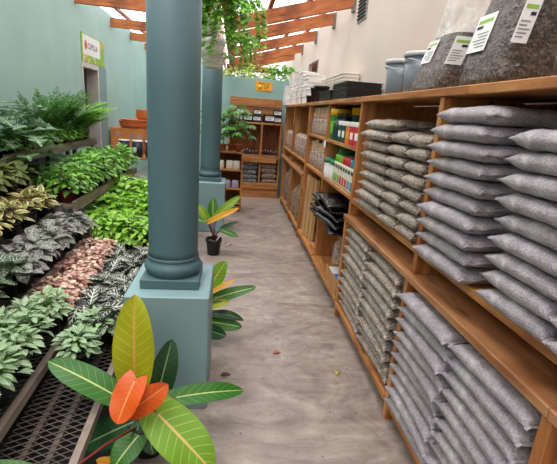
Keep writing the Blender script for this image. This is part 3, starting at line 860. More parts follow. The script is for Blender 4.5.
# box and clear bag at the bottom
t = empty('cardboard_box', 'open cardboard box with blue and white packet on the floor shelf', 'box', (.995, 3.26, .136))
b = MB(); b.box(-.12, -.113, -.20, .20, 0, .15); b.box(.113, .12, -.20, .20, 0, .15); b.box(-.113, .113, -.20, -.193, 0, .15); b.box(-.113, .113, .193, .20, 0, .15); b.box(-.113, .113, -.193, .193, 0, .006)
b.build('tray_body', M['cardboard'], t)
b = MB().use(M['blue']).box(-.10, .10, -.18, .0, .01, .13, .004); b.use(M['paper_white']).box(-.10, .10, .004, .18, .01, .13, .004); b.build('packet', None, t)
o = sack('x', 0, .34, .26, .42, .3).build('clear_bag', M['film_thin']); o.location = (1.08, 3.62, .136); o.scale = (.8, .7, .85); tag(o, 'crumpled clear plastic bag standing behind the cardboard box', 'bag')
# price tags
for loc, lb in (((.896, 4.12, 1.30), 'small white price tag on the upright between kraft bags and bottles'), ((.896, 7.68, 1.62), 'small white tag on the corner upright under white planters')):
    o = MB().box(-.003, 0, -.035, .035, -.035, .035, .0008).build('price_tag', M['paper_white']); o.location = loc; tag(o, lb, 'tag')

# far unit goods
def chipbag():
    o = sack('x', 0, .22, .16, .30, .15).build('chip_bag', M['chips']); return tag(o, 'x', 'bag')
cb = Proto(chipbag())
for i, y in enumerate((5.40, 5.64, 5.88, 6.12, 6.36)): cb.put((1.0, y, 1.001), U(-.1, .1), 'clear bag of bark chips, %s in the near tall bay of the far unit' % ORD[i], 'chip bags in the near tall bay')
for i, y in enumerate((6.74, 6.99, 7.24, 7.49)): cb.put((1.0, y, 1.001), U(-.1, .1), 'clear bag of bark chips, %s in the tall bay by the corner' % ORD[i], 'chip bags in the corner bay')
o = sack('x', 0, .40, .3, .55, .35).build('long_bag', M['brown_bag']); tag(o, 'x', 'bag')
lb = Proto(o)
lb.put((1.04, 5.60, .136), 0, 'tall clear bag of brown bark in the lower bay beside the battens', 'tall clear bark bags')
lb.put((1.04, 5.96, .136), .1, 'tall clear bag of brown bark beside the lower divider of the far unit', 'tall clear bark bags', (1, .6, .9))
lb.put((1.04, 6.55, .136), 0, 'tall clear bag of brown bark in the lower corner bay, near one', 'tall clear bark bags', (1, .9, 1))
lb.put((1.04, 6.95, .136), .1, 'tall clear bag of brown bark in the lower corner bay, far one', 'tall clear bark bags', (1, .8, 1.1))

# back unit goods
def blackbox():
    t = empty('black_box', 'x', 'box')
    MB().box(-.075, .075, -.09, .09, 0, .115, .003).build('body', M['black_plastic'], t)
    b = MB().use(M['paper_white']).box(-.062, .062, -.0925, -.0905, .035, .09, .0005)
    b.use(M['ink']).box(-.05, .04, -.0935, -.0926, .07, .078, .0002); b.box(-.05, .02, -.0935, -.0926, .05, .056, .0002)
    b.build('white_label', None, t); return t
pbx = Proto(blackbox())
for x, y, z, s, l in ((.06, 7.88, 1.376, 1, 'low black box behind the leafy plants'), (.235, 7.88, 1.376, 1.05, 'black box with white label, left of the upright pair'), (.40, 7.88, 1.376, 1.02, 'black box under another black box at shelf centre'), (.405, 7.88, 1.495, .95, 'black box set on top of another at shelf centre'), (.63, 7.88, 1.376, 1.25, 'larger black box with white label near the corner'), (.10, 7.88, 1.495, .95, 'upper black box above the leafy plants'), (.77, 7.86, 1.376, 1.0, 'black box in the corner, lower of two'), (.77, 7.86, 1.495, 1.0, 'black box in the corner, upper of two')):
    pbx.put((x, y, z), 0, l, 'labelled black boxes', s * 1.03)
sb = Proto(bottle(.018, .11, 'tin_dark', 'white_plastic', 'vial'))
for i in range(11):
    x = .19 + i * .058 if i < 5 else .54 + (i - 5) * .053
    sb.put((x, 7.90, .761), 0, 'tiny dark bottle with pale cap, %s from the left along the back unit' % ORD[i], 'tiny bottles on the back unit', U(.9, 1.2))
GP2 = bagproto('slate_bag', M['slate_bag'], .26, .30, .09, n=2)
for i in range(5): GP2.put((.31, 7.92, .247 + .085 * i), PI / 2 + U(-.1, .1), 'dark grey film bag, %s of the left pile in the back unit' % nth(i, 5), 'grey bags in the back unit')
GP3 = bagproto('soil_bag', M['brown_bag'], .27, .28, .11, n=2)
for i in range(4): GP3.put((.675, 7.92, .247 + .10 * i), PI / 2 + U(-.15, .15), 'brown film bag, %s of the right pile in the back unit' % nth(i, 4), 'brown bags in the back unit', rot=(U(-.06, .06), U(-.06, .06), PI / 2 + U(-.15, .15)))
# low unit packets
pk = Proto(tag(sack('x', 0, .11, .10, .13, .1).build('packet', M['cream_pack']), 'x', 'packet'))
for i, x in enumerate((-.34, -.19, -.05, .06)): pk.put((x, 6.56, .674), U(1.4, 1.7), 'small cream packet, %s from left on the upper shelf of the low unit' % ORD[i], 'cream packets')
pk2 = Proto(tag(sack('x', 0, .11, .10, .12, .1).build('packet', M['lilac']), 'x', 'packet'))
for i, x in enumerate((-.33, -.20, -.08, .05)): pk2.put((x, 6.56, .379), U(1.4, 1.7), 'small lilac packet, %s from left on the lower shelf of the low unit' % ORD[i], 'lilac packets')

# ------------------------------------------------------------------ signs
t = empty('wall_sign', 'white rectangular sign with flowered border above the doorway', 'sign', (-2.2, 7.13, 2.27))
b = MB().use(M['label_green']).box(0, .012, -.53, .53, -.19, .19, .001)
b.build('sign_board', None, t)
b = MB().use(M['paper_white']).box(.0122, .014, -.49, .30, -.09, .175, .0003); b.build('white_panel', None, t)
b = MB(); fl = [M['yellow'], M['lime'], M['sign_yellow'], M['cream_pack']]
for k in range(70):
    y, z = U(-.5, .5), U(-.18, .18)
    if -.5 < y < .3 and z > -.085: continue
    b.use(fl[k % 4]); r = U(.018, .04)
    vs = [(.0125 + .0001 * k / 7, y + r * math.cos(a), z + r * math.sin(a) * 1.1) for a in [2 * PI * i / 9 for i in range(9)]]
    b.add(vs, [list(range(9))])
b.build('flower_print', None, t)
b = MB().use(M['sign_red']); vs = [(.0146, -.36 + .055 * math.cos(a), .04 + .065 * math.sin(a)) for a in [2 * PI * i / 18 for i in range(18)]]; b.add(vs, [list(range(18))])
b.use(M['orange']); b.box(.0147, .0152, -.365, -.355, -.02, .10, .0001); b.build('red_emblem', None, t)
text_mesh('lettering', 'CUPOLA', .115, M['ink'], t, (.015, -.28, 0.0), (PI / 2, 0, PI / 2), sx=.98)
t = empty('hanging_sign', 'small yellow sign on the teal partition above the end shelves', 'sign', (.515, 8.15, 2.02))
MB().box(-.155, .155, -.008, 0, -.085, .085, .001).build('sign_board', M['sign_yellow'], t)
text_mesh('lettering', 'MULCH', .062, M['ink'], t, (-.105, -.0085, .030), (PI / 2, 0, 0))
text_mesh('lettering', 'UP', .075, M['ink'], t, (.0, -.0085, -.038), (PI / 2, 0, 0))
MB().use(M['yellow']).lathe([(.04, 0), (.04, .002)], n=16).build('yellow_spot', None, t)
k = t.children[-1]; k.location = (-.075, -.0085, -.015); k.rotation_euler = (PI / 2, 0, 0)
MB().box(-.135, .13, -.0095, -.0082, -.073, -.066, .0002).build('small_print', M['terracotta'], t)

# ------------------------------------------------------------------ plants
def pot_mesh(r, h, m, parent, nm='pot'):
    b = MB().use(M[m]).lathe([(r * .72, 0), (r * .93, h * .8), (r * 1.03, h * .81), (r * 1.03, h), (r * .93, h), (r * .9, h * .86)], n=18, cap1=False)
    o = b.build(nm, None, parent)
    MB().lathe([(r * .905, h * .84), (r * .5, h * .9)], n=14, cap0=False).build('soil', M['soil'], o)
    return o
def bush(name, cat, mat, n, rad, hgt, L, Wr, shape, potr=.05, poth=.085, potm='pot_black', stem='stem_green', curl=.5, fold=.2, droop=.3, nu=4, nv=1, minph=.0, squash=1.0, wave=0, zoff=0.0):
    t = empty(name, 'x', cat)
    pot_mesh(potr, poth, potm, t)
    lf = MB(); st = MB()
    for i in range(n):
        f = (i + .5) / n
        ph = math.acos(1 - f * (1 - minph))           # 0 = up
        az = i * 2.39996 + U(-.4, .4); k = U(.55, 1.0) if i % 3 else U(.85, 1.0)
        dr = Vector((math.sin(ph) * math.cos(az), math.sin(ph) * math.sin(az), math.cos(ph)))
        p = Vector((dr.x * rad * k, dr.y * rad * k, poth + zoff + .012 + dr.z * hgt * k))
        hd = Vector((math.cos(az + U(-.6, .6)), math.sin(az + U(-.6, .6)), 0))
        d = (hd * (.6 + math.sin(ph)) + Vector((0, 0, .6 * math.cos(ph) - droop * math.sin(ph) + U(-.45, .5)))).normalized()
        nr = (Vector((U(-.5, .5), U(-.5, .5), 1)) + dr * .7)
        l = L * U(.7, 1.12)
        p = p - d * l * .35
        lf.leaf(p, d, nr, l, l * Wr * U(.88, 1.1), curl * U(.5, 1.4), fold, shape, nu, nv, wave)
        if i % 2 == 0:
            st.tube([(dr.x * potr * .4, dr.y * potr * .4, poth * .9), (p.x * .6, p.y * .6, (poth + p.z) / 2 + .004), p], [.0028, .0022, .0014], 4)
    lf.build('foliage', LM[mat], t); st.build('stems', M[stem], t)
    return t
def frond(lf, st, base, az, L, rise, n, ll, lw, fine=False, st_r=.002):
    pts = []; p = Vector(base); el = rise
    seg = 10
    for i in range(seg + 1):
        pts.append(p.copy()); el -= (rise + .5) / seg * (.35 if fine else .6)
        p = p + Vector((math.cos(az) * math.cos(el), math.sin(az) * math.cos(el), math.sin(el))) * L / seg
    st.tube(pts, [st_r * (1 - .7 * i / seg) for i in range(seg + 1)], 4)
    sd = Vector((-math.sin(az), math.cos(az), 0))
    for i in range(n):
        f = .18 + .82 * i / n; k = f * seg; a = int(min(seg - 1, k)); q = pts[a].lerp(pts[a + 1], k - a); dd = (pts[a + 1] - pts[a]).normalized()
        s = ll * (math.sin(PI * (f * .85 + .12)) * .9 + .15)
        for sg in (-1, 1):
            if fine:
                for _ in range(3):
                    v = (sd * sg * U(.4, 1) + dd * U(.1, .8) + Vector((U(-.3, .3), U(-.3, .3), U(-.4, .5)))).normalized()
                    lf.leaf(q + dd * U(-.01, .01), v, Vector((U(-.5, .5), U(-.5, .5), 1)), s * U(.6, 1.1), lw, .2, .1, 'lance', 2, 1)
            else:
                lf.leaf(q, sd * sg + dd * .35 + Vector((0, 0, -.15)), (0, 0, 1), s, lw, .3, .1, 'strap', 2, 1)
def fernplant(name, cat, mat, nf, L, ll, lw, n, fine, rise=(.7, 1.4), potm='pot_black'):
    t = empty(name, 'x', cat); pot_mesh(.06, .1, potm, t)
    lf = MB(); st = MB()
    for i in range(nf): frond(lf, st, (U(-.015, .015), U(-.015, .015), .09), -1.75 + 3.5 * ((i * .618) % 1) + U(-.1, .1), L * U(.7, 1.15), U(*rise), n, ll, lw, fine)
    lf.build('fronds', LM[mat], t); st.build('stems', M['stem_green'], t); return t

# near stepped bench ------------------------------------------------
BX = lambda x, y: x - (y - 2) * .04
TIER = [(-.57, .245), (-.86, .33), (-1.10, .47), (-1.31, .65), (-1.53, .84), (-1.83, .84)]
YE = 3.36; Y0 = .75
bench = empty('plant_bench', 'stepped steel plant bench with expanded mesh decks nearest the camera', 'bench')
def slant(nm, xc, w_, z0, z1, m, y0=Y0, y1=YE):
    b = MB(); a = [(BX(xc, y0) - w_ / 2, y0), (BX(xc, y0) + w_ / 2, y0), (BX(xc, y1) + w_ / 2, y1), (BX(xc, y1) - w_ / 2, y1)]
    vs = [(x, y, z0) for x, y in a] + [(x, y, z1) for x, y in a]
    b.add(vs, [[3, 2, 1, 0], [4, 5, 6, 7], [0, 1, 5, 4], [1, 2, 6, 5], [2, 3, 7, 6], [3, 0, 4, 7]], smooth=False)
    return b.build(nm, m, bench)
for k in range(5):
    x, z = TIER[k]
    slant('rail', x, .03, z - .035, z + .008, M['steel_rail'] if k == 0 else WGREY)
for k in range(5):
    xa, z = TIER[k]; xb = TIER[k + 1][0]
    w_ = xa - xb; b = MB()
    # expanded metal deck: two crossing families of thin strips
    yy = Y0; step = .036
    while yy < YE + w_:
        for sg in (1, -1):
            p = []
            for (x, y) in ((xa, yy), (xb, yy - sg * w_ * .55)):
                p.append(Vector((BX(x, y), y, z - .006)))
            if min(p[0].y, p[1].y) > Y0 - .1 and max(p[0].y, p[1].y) < YE + .02: b.tube(p, .0022, 4, False)
        yy += step
    b.build('mesh_deck', M['mesh_rust'], bench)
    for f in ((.36, .7) if k == 0 else (.5,)):
        slant('deck_bar', xa - w_ * f, .022, z - .04, z - .012, M['mesh_rust'])
for k in range(1, 5):
    x, z = TIER[k]
    MB().box(BX(x, YE) - .028, BX(x, YE) + .028, YE, YE + .05, 0, z + .09, .004).build('post', WGREYZ, bench)
    MB().box(BX(x, Y0) - .02, BX(x, Y0) + .02, Y0 - .04, Y0, 0, z - .036, .004).build('post', WGREYZ, bench)
for y in (Y0 - .02, YE + .02): MB().box(BX(-.57, y) - .018, BX(-.57, y) + .018, y - .018, y + .018, 0, .21, .003).build('post', M['steel'], bench)

bushes = dict(
    fit_white=[bush('fittonia', 'plant', 'fit_white', 72, .095, .10, .05, .54, 'ovate', curl=.4, droop=.1) for _ in range(3)],
    pink=[bush('polka_dot_plant', 'plant', 'pink', 84, .085, .06, .030, .92, 'ovate', .045, .08, stem='stem_pink') for _ in range(3)],
    zebra=[bush('zebra_vein_plant', 'plant', 'zebra', 24, .09, .075, .10, .52, 'ovate', curl=.6, nu=5) for _ in range(3)],
    silver=[bush('silver_vein_plant', 'plant', 'silver', 44, .095, .07, .062, .86, 'ovate', curl=.7) for _ in range(3)],
    stripe=[bush('striped_peperomia', 'plant', 'stripe', 22, .08, .09, .105, .56, 'ovate', curl=.5, nu=5) for _ in range(2)],
    cream=[bush('variegated_peperomia', 'plant', 'cream', 26, .085, .10, .078, .56, 'ovate', stem='stem_pink', curl=.3) for _ in range(3)],
    olive=[bush('quilted_pilea', 'plant', 'olive', 24, .085, .085, .10, .75, 'ovate', curl=.6) for _ in range(2)],
    lobed=[bush('lobed_leaf_plant', 'plant', 'lobed', 11, .15, .24, .19, .75, 'lobed', .06, .1, curl=.6, nu=14, nv=2) for _ in range(2)],
    bright=[bush('leafy_green_plant', 'plant', 'bright', 130, .11, .13, .045, .6, 'ovate', .045, .06, curl=.5, zoff=-.03, droop=.5) for _ in range(4)],
    mid=[bush('small_leaf_plant', 'plant', 'mid', 120, .10, .12, .040, .6, 'ovate', .045, .06, 'red_pot', curl=.5, zoff=-.02, droop=.45) for _ in range(4)],
    glossy=[bush('dark_leaf_plant', 'plant', 'glossy', 60, .10, .13, .06, .5, 'ovate', .045, .06, 'red_pot', curl=.5, zoff=-.02) for _ in range(3)],
    nest=[bush('birds_nest_fern', 'fern', 'nest', 18, .03, .06, .24, .19, 'strap', .06, .09, curl=.8, nu=6, droop=-.5, wave=.05) for _ in range(2)],
    fern=[fernplant('soft_fern', 'fern', 'fern', 22, .52, .085, .015, 32, False, (1.0, 1.5)) for _ in range(2)],
    asparagus=[fernplant('asparagus_fern', 'fern', 'asparagus', 18, .56, .065, .008, 30, True, (1.1, 1.55)) for _ in range(2)],
)
BP = {k: Proto(v) for k, v in bushes.items()}
def row(key, pts, desc, where, group, s=(1.1, 1.35), spin=3.14, ramp=0):
    n = len(pts)
    for i, (x, y, z) in enumerate(pts):
        o = 'nearest' if i == 0 else ('farthest' if i == n - 1 else ORD[i] + ' from the front')
        BP[key].put((x, y, z), U(-spin, spin), '%s, %s %s' % (desc, o, where), group, U(*s) * (1 + ramp * max(0, min(1, (y - 3.9) / .7))))
def two(x1, x2, y0, y1, n, z, jit=.012):
    """zig-zag row, ordered by distance"""
    r = []
    for i in range(n):
        y = y0 + (y1 - y0) * i / max(1, n - 1)
        r.append((BX(x1 if i % 2 == 0 else x2, y) + U(-jit, jit), y, z))
    return r
row('fit_white', two(-.74, -.70, 1.92, 2.12, 2, .246), 'green fittonia with white speckles', 'on the front mesh deck past the rail', 'white fittonias on the front deck')
row('fit_white', two(-.95, -1.02, 1.13, 2.12, 11, .331), 'green fittonia with white speckles', 'on the second step', 'white fittonias on the second step')
row('zebra', two(-.64, -.78, 2.18, 3.28, 13, .246), 'dark plant with bold white veins', 'between plinth and second step', 'white veined plants on the front deck')
row('pink', two(-.93, -1.035, 2.24, 3.30, 17, .331, .008), 'small pink and cream plant', 'in the second step pink row', 'pink plants on the second step', (1.0, 1.2))
row('stripe', two(-1.20, -1.23, 1.55, 2.25, 5, .471), 'dark green plant with pale striped leaves', 'on the third step', 'striped plants on the third step')
row('silver', two(-1.17, -1.25, 2.34, 3.30, 9, .471), 'grey silver netted plant', 'on the third step behind the pink ones', 'silver netted plants on the third step', (1.2, 1.45))
row('cream', two(-1.39, -1.46, 2.25, 3.28, 9, .651), 'cream edged variegated plant', 'on the fourth step', 'cream edged plants on the fourth step')
row('olive', two(-1.56, -1.66, 2.7, 3.36, 7, .841), 'olive green quilted leaf plant', 'on the top step by the wall', 'olive quilted plants on the top step')

mt_ = empty('bench_shade_sheet', 'added black sheet standing in for the shade on the floor underneath the plant benches', 'mat', (0, 0, 0))
MB().box(-2.19, -.51, .5, 6.9, .0005, .005, .001).box(-.509, -.40, .5, 1.89, .0005, .005, .001).build('shade_sheet', M['black_plastic'], mt_)  # black sheet added in place of the shade under and beside the benches
# second bench ------------------------------------------------------
B2 = empty('plant_bench', 'stepped timber plant bench beyond the first, full of bright green plants', 'bench')
def b2box(nm, *a, m=WGREY): MB().box(*a, .003).build(nm, m, B2)
Y2, Y3 = 3.50, 5.75
for nm, x0, x1, z in (('deck', -1.28, -.60, .33), ('deck', -1.78, -1.30, .70), ('deck', -2.17, -1.80, 1.05)):
    b2box(nm, x0, x1, Y2, Y3, z - .03, z)
for x, z in ((-.60, .33), (-1.29, .70), (-1.79, 1.05)): b2box('edge_rail', x - .014, x + .014, Y2, Y3, z - .05, z + .035)
for y in (Y2 + .04, 5.1, Y3 - .04):
    for x, z in ((-.64, .30), (-1.26, .30), (-1.33, .67), (-1.83, 1.02), (-2.14, 1.02)): b2box('leg', x - .02, x + .02, y - .02, y + .02, 0, z, m=WGREYZ)
def grid(x0, x1, nx, y0, y1, ny, z):
    r = []
    for j in range(ny):
        for i in range(nx): r.append((x0 + (x1 - x0) * (i + .5) / nx + U(-.02, .02), y0 + (y1 - y0) * (j + .5) / ny + U(-.02, .02), z))
    return r
def rows2(key, cols, y0, y1, ny, z, desc, wheres, group, s=(1.35, 1.7), ramp=0):
    for x, wh in zip(cols, wheres):
        row(key, [(x + U(-.02, .02), y0 + (y1 - y0) * (j + .5) / ny + U(-.02, .02), z) for j in range(ny)], desc, wh, group, s, 3.14, ramp)
rows2('bright', (-.74, -.90, -1.06, -1.20), Y2 + .02, 4.95, 10, .331, 'bright green bushy plant', ('in the aisle-side row', 'in the row next to the aisle row', 'in the third row in from the aisle', 'in the row under the timber edge'), 'bright green plants on the far bench', (1.35, 1.85), .45)
rows2('nest', (-.98, -1.14), 4.98, 5.7, 3, .331, 'strap leaved birds nest fern', ('on the far bench aisle side', 'one row in from the aisle'), 'birds nest ferns', (1.1, 1.4))
rows2('mid', (-1.40, -1.56), Y2 + .05, 5.6, 12, .701, 'mid green red potted plant', ('along the raised timber edge', 'just behind the edge row'), 'red potted plants on the middle step', (1.3, 1.8), .15)
rows2('glossy', (-1.70,), Y2 + .02, 5.6, 11, .701, 'dark green mottled plant', ('below the highest step by the wall',), 'dark mottled plants on the middle step')
rows2('mid', (-1.86, -1.99), Y2 + .05, 5.4, 9, 1.051, 'mid green bushy plant', ('on the front of the highest step', 'against the wall on the highest step'), 'bushy plants on the highest step', (1.2, 1.45))
row('lobed', [(-1.86, 3.6, 1.051), (-1.84, 3.85, 1.051), (-1.84, 4.1, 1.051), (-1.66, 3.62, .90)], 'tall plant with big lobed leaves', 'at the left picture edge', 'lobed plants', (1.15, 1.35))
row('asparagus', [(-1.98, 4.45, 1.051), (-1.96, 4.75, 1.051), (-1.98, 5.05, 1.051)], 'tall feathery asparagus fern', 'against the teal wall', 'feathery ferns', (.95, 1.1), .15)
row('fern', [(-1.92, 5.3, 1.051), (-1.93, 5.48, 1.051), (-1.9, 5.64, 1.051)], 'arching soft green fern', 'by the doorway', 'soft ferns', (1.0, 1.15), .15)
for p in BP.values(): p.clean()

# cartons, terracotta and tins in the far left corner --------------
st = empty('stock_table', 'low table under the orange cartons in the far left corner', 'table', (-1.75, 7.9, 0))
MB().box(-.42, .55, -.35, .4, .64, .68, .003).build('table_top', WY, st)
for x in (-.38, .51):
    for y in (-.3, .35): MB().box(x - .025, x + .025, y - .025, y + .025, 0, .64, .003).build('leg', WZ, st)
t = empty('printed_carton', 'orange cardboard carton with grey leaf prints, below terracotta saucers', 'box', (-1.86, 7.95, .68))
MB().box(-.30, .26, -.2, .2, 0, .44, .004).build('body', M['carton_orange'], t)
b = MB().use(M['lilac'])
for (x, z) in ((-.2, .31), (-.08, .18), (.05, .29), (.17, .27), (.18, .1)):
    for dx, dz in ((0, 0), (.035, .01), (.015, .045)):
        vs = [(x + dx + .024 * math.cos(a), -.2012, z + dz + .02 * math.sin(a)) for a in [2 * PI * i / 8 for i in range(8)]]; b.add(vs, [list(range(8))[::-1]])
b.build('leaf_prints', None, t)
def saucer(r):
    return tag(MB().lathe([(r * .8, 0), (r, .05), (r, .06), (r * .94, .06), (r * .76, .012)], n=28).build('terracotta_saucer', M['terra_orange']), 'x', 'saucer')
sp = Proto([saucer(.25), saucer(.17)])
for i in range(4): sp.put((-1.80 + U(-.02, .02), 7.95, 1.121 + .03 * i), 0, 'wide terracotta saucer, %s of the stack on the carton' % nth(i, 4), 'terracotta saucers', k=0)
for i in range(5): sp.put((-1.60 + U(-.01, .01), 8.0, 1.272 + .028 * i), 0, 'small terracotta saucer, %s of the upper stack' % nth(i, 5), 'terracotta saucers', k=1)
t = empty('open_carton', 'open orange carton of packets beside the leaf print carton', 'box', (-1.40, 7.95, .68))
b = MB(); b.box(-.18, .18, -.2, -.19, 0, .18); b.box(-.18, .18, .19, .2, 0, .3); b.box(-.18, -.172, -.19, .19, 0, .3); b.box(.172, .18, -.19, .19, 0, .3); b.box(-.17, .17, -.19, .19, 0, .01)
b.build('body', M['carton_orange'], t)
b = MB()
for i in range(5): b.use(M[('lilac', 'cream_pack', 'terracotta')[i % 3]]).box(-.15 + .062 * i, -.10 + .062 * i, -.17, .1, .011, .27 + .02 * (i % 2), .004)
b.build('packets', None, t)
tl = empty('tin_stand', 'small wooden stand under the dark tins by the far bench', 'table', (-1.55, 7.2, 0))
MB().box(-.34, .4, -.16, .2, .67, .70, .003).build('stand_top', WX, tl)
for x in (-.3, .36): MB().box(x - .02, x + .02, -.12, .16, 0, .67, .003).build('leg', WZ, tl)
def tin():
    t = empty('paint_tin', 'x', 'tin')
    MB().lathe([(.085, 0), (.085, .25)], n=24).build('body', M['tin_dark'], t)
    MB().lathe([(.09, .245), (.09, .268), (.08, .268), (.078, .255)], n=24).build('rim', M['tin_rim'], t)
    b = MB().use(M['paper_white']); b.box(-.03, .03, -.089, -.084, .09, .16, .001); b.build('label_patch', None, t)
    return t
tp = Proto(tin())
for i, x in enumerate((-1.78, -1.57, -1.36)): tp.put((x, 7.14, .701), U(-.3, .3), 'dark tin with white rim, %s of the three by the carton' % ('leftmost', 'middle', 'rightmost')[i], 'dark rimmed tins')

# plants on the low unit (palmate leaves in terracotta pots)
def palmate():
    t = empty('schefflera', 'x', 'plant'); pot_mesh(.05, .09, 'terracotta', t)
    lf = MB(); st = MB()
    st.tube([(0, 0, .08), (.01, 0, .25), (0, .01, .46)], [.006, .005, .004], 5)
    for i in range(22):
        z = .14 + .36 * i / 22; az = i * 2.4; r = U(.09, .19) * (1 - .35 * i / 22)
        e = Vector((math.cos(az) * r, math.sin(az) * r, z + U(.02, .08)))
        st.tube([(0, 0, z), e * .6 + Vector((0, 0, z * .4 + .02)), e], [.0025, .002, .0015], 4)
        out = Vector((math.cos(az), math.sin(az), 0))
        for k in range(7):
            a = az + (k - 3) * .62; d = Vector((math.cos(a), math.sin(a), -.25))
            lf.leaf(e, d, (0, 0, 1), U(.07, .11), .034, .5, .15, 'lance', 4, 1)
    lf.build('foliage', LM['scheff'], t); st.build('stems', M['stem_green'], t); return t
sp = Proto([palmate(), palmate()])
for i, (x, y) in enumerate(((-.36, 6.62), (-.16, 6.55), (-.04, 6.60), (.07, 6.56))): sp.put((x, y, .949), U(0, 6), 'palmate leaved plant in terracotta pot, %s from left on low unit' % ORD[i], 'potted plants on the low unit', U(1.1, 1.3), k=i % 2)

# philodendrons -----------------------------------------------------
def philo(label, base, r, h, leaves, stemm='stem_red', potm='pot_black', tagstick=None):
    t = empty('philodendron', label, 'plant', base); pot_mesh(r, h, potm, t)
    st = MB(); c = Vector(base); crown = Vector((0, 0, h * .9))
    for (m, bp, tp, W, nrm, curl, shape) in leaves:
        b = bp - c; e = tp - c; d = e - b; L = d.length
        mb = MB()
        nv = Vector(nrm)
        sd = d.normalized().cross(nv).normalized(); up = sd.cross(d.normalized())
        d2 = d.normalized() * math.cos(curl / 2) + up * math.sin(curl / 2)
        mb.leaf(b, d2, nv, L * (1 + curl * curl / 24), W, curl, .16, shape, 18, 4, .035)
        ob = mb.build('leaf', LM[m], t)
        md = (crown + b) / 2 + Vector((0, 0, .02))
        st.tube([crown + Vector((U(-.02, .02), U(-.02, .02), 0)), md, b, b + d * .04], [.006, .005, .004, .003], 6)
    st.build('petioles', M[stemm], t)
    if tagstick:
        q = MB().box(-.008, .008, -.0015, .0015, 0, .10, .0005).build('plant_tag', M['paper_white'], t); q.location = tagstick; q.rotation_euler = (.3, .5, .2)
    return t
A = atY
V = Vector
FR = (0, -1, .35); UPN = (0, -.45, 1)
philo('large philodendron with orange young leaf in front of the nearest plinth', (-.335, 1.64, 0), .095, .17, [
    ('ph_yellow', A(134.6, 380, 1.62), A(134.6, 295, 1.68), .175, (0, -1, .25), .25, 'philo'),
    ('ph_green', A(116, 396, 1.60), A(48, 361, 1.66), .125, (.1, -.6, 1), .35, 'philo'),
    ('ph_orange', A(136, 379, 1.53), A(117, 424, 1.43), .135, (-.45, -1, .35), .35, 'philo'),
    ('ph_orange', A(131, 410, 1.50), A(168, 384, 1.52), .11, (.35, -1, .5), .5, 'philo'),
    ('ph_dark', A(156, 400, 1.70), A(172, 339, 1.78), .125, (.2, -1, .2), .25, 'philo'),
    ('ph_green', A(173, 398, 1.66), A(244, 390, 1.78), .10, (0, -.6, 1), .4, 'philo'),
    ('ph_lime', A(156, 412, 1.55), A(213, 472, 1.40), .20, (.25, -.8, .8), .35, 'philo'),
    ('ph_dark', A(136, 421, 1.60), A(83, 446, 1.60), .14, (-.1, -.7, .9), .35, 'philo'),
    ('ph_dark', A(148, 424, 1.58), A(153, 455, 1.50), .09, (0, -1, .5), .5, 'philo'),
    ('ph_green', A(140, 434, 1.55), A(112, 470, 1.44), .12, (-.3, -.8, .8), .5, 'philo'),
    ('ph_amber', A(128, 470, 1.50), A(96, 460, 1.48), .06, (0, -.6, 1), .3, 'philo'),
    ('ph_green', A(52, 484, 1.20), A(-10, 463, 1.22), .07, (0, -.5, 1), .3, 'philo'),
], tagstick=(.0, -.07, .16))
philo('philodendron standing behind the nearest plinth, leaves leaning over the aisle', (-.22, 2.66, 0), .09, .17, [
    ('ph_lime', A(208, 290, 2.66), A(226, 261, 2.68), .125, (-.3, -1, .4), .25, 'philo'),
    ('ph_amber', A(209, 294, 2.60), A(235, 280, 2.6), .04, (0, -.5, 1), .2, 'philo'),
    ('ph_green', A(213, 299, 2.62), A(256, 287, 2.66), .085, (-.1, -.8, .8), .3, 'philo'),
    ('ph_yellow', A(207, 306, 2.60), A(229, 302, 2.58), .07, (0, -.7, .8), .2, 'philo'),
    ('ph_dark', A(210, 314, 2.62), A(244, 320, 2.60), .07, (0, -.6, 1), 1.0, 'philo'),
    ('ph_green', A(207, 321, 2.60), A(242, 327, 2.56), .10, (0, -1, .6), .4, 'philo'),
    ('ph_dark', A(205, 329, 2.58), A(226, 336, 2.52), .10, (0, -1, .5), .4, 'philo'),
    ('ph_dark', A(198, 322, 2.70), A(175, 318, 2.76), .09, (0, -.6, 1), .4, 'philo'),
])
philo('small philodendron in black pot on the floor by the farther plinth', (-.175, 4.42, 0), .088, .185, [
    ('ph_green', A(213, 220, 4.46), A(213, 197, 4.52), .115, (0, -1, .2), .2, 'philo'),
    ('ph_lime', A(207, 218, 4.40), A(197, 205, 4.42), .10, (.2, -1, .3), .3, 'philo'),
    ('ph_lime', A(216, 217, 4.40), A(240, 196, 4.42), .10, (-.4, -1, .4), .25, 'philo'),
    ('ph_amber', A(210, 221, 4.34), A(239, 208, 4.34), .065, (-.3, -1, .5), .25, 'philo'),
    ('ph_dark', A(222, 228, 4.42), A(238, 222, 4.42), .05, (0, -.7, .8), .3, 'philo'),
    ('ph_green', A(221, 230, 4.38), A(238, 237, 4.34), .075, (0, -.8, .8), .4, 'philo'),
    ('ph_green', A(207, 222, 4.38), A(196, 220, 4.36), .06, (0, -.6, .9), .3, 'philo'),
], tagstick=(.03, -.05, .17))

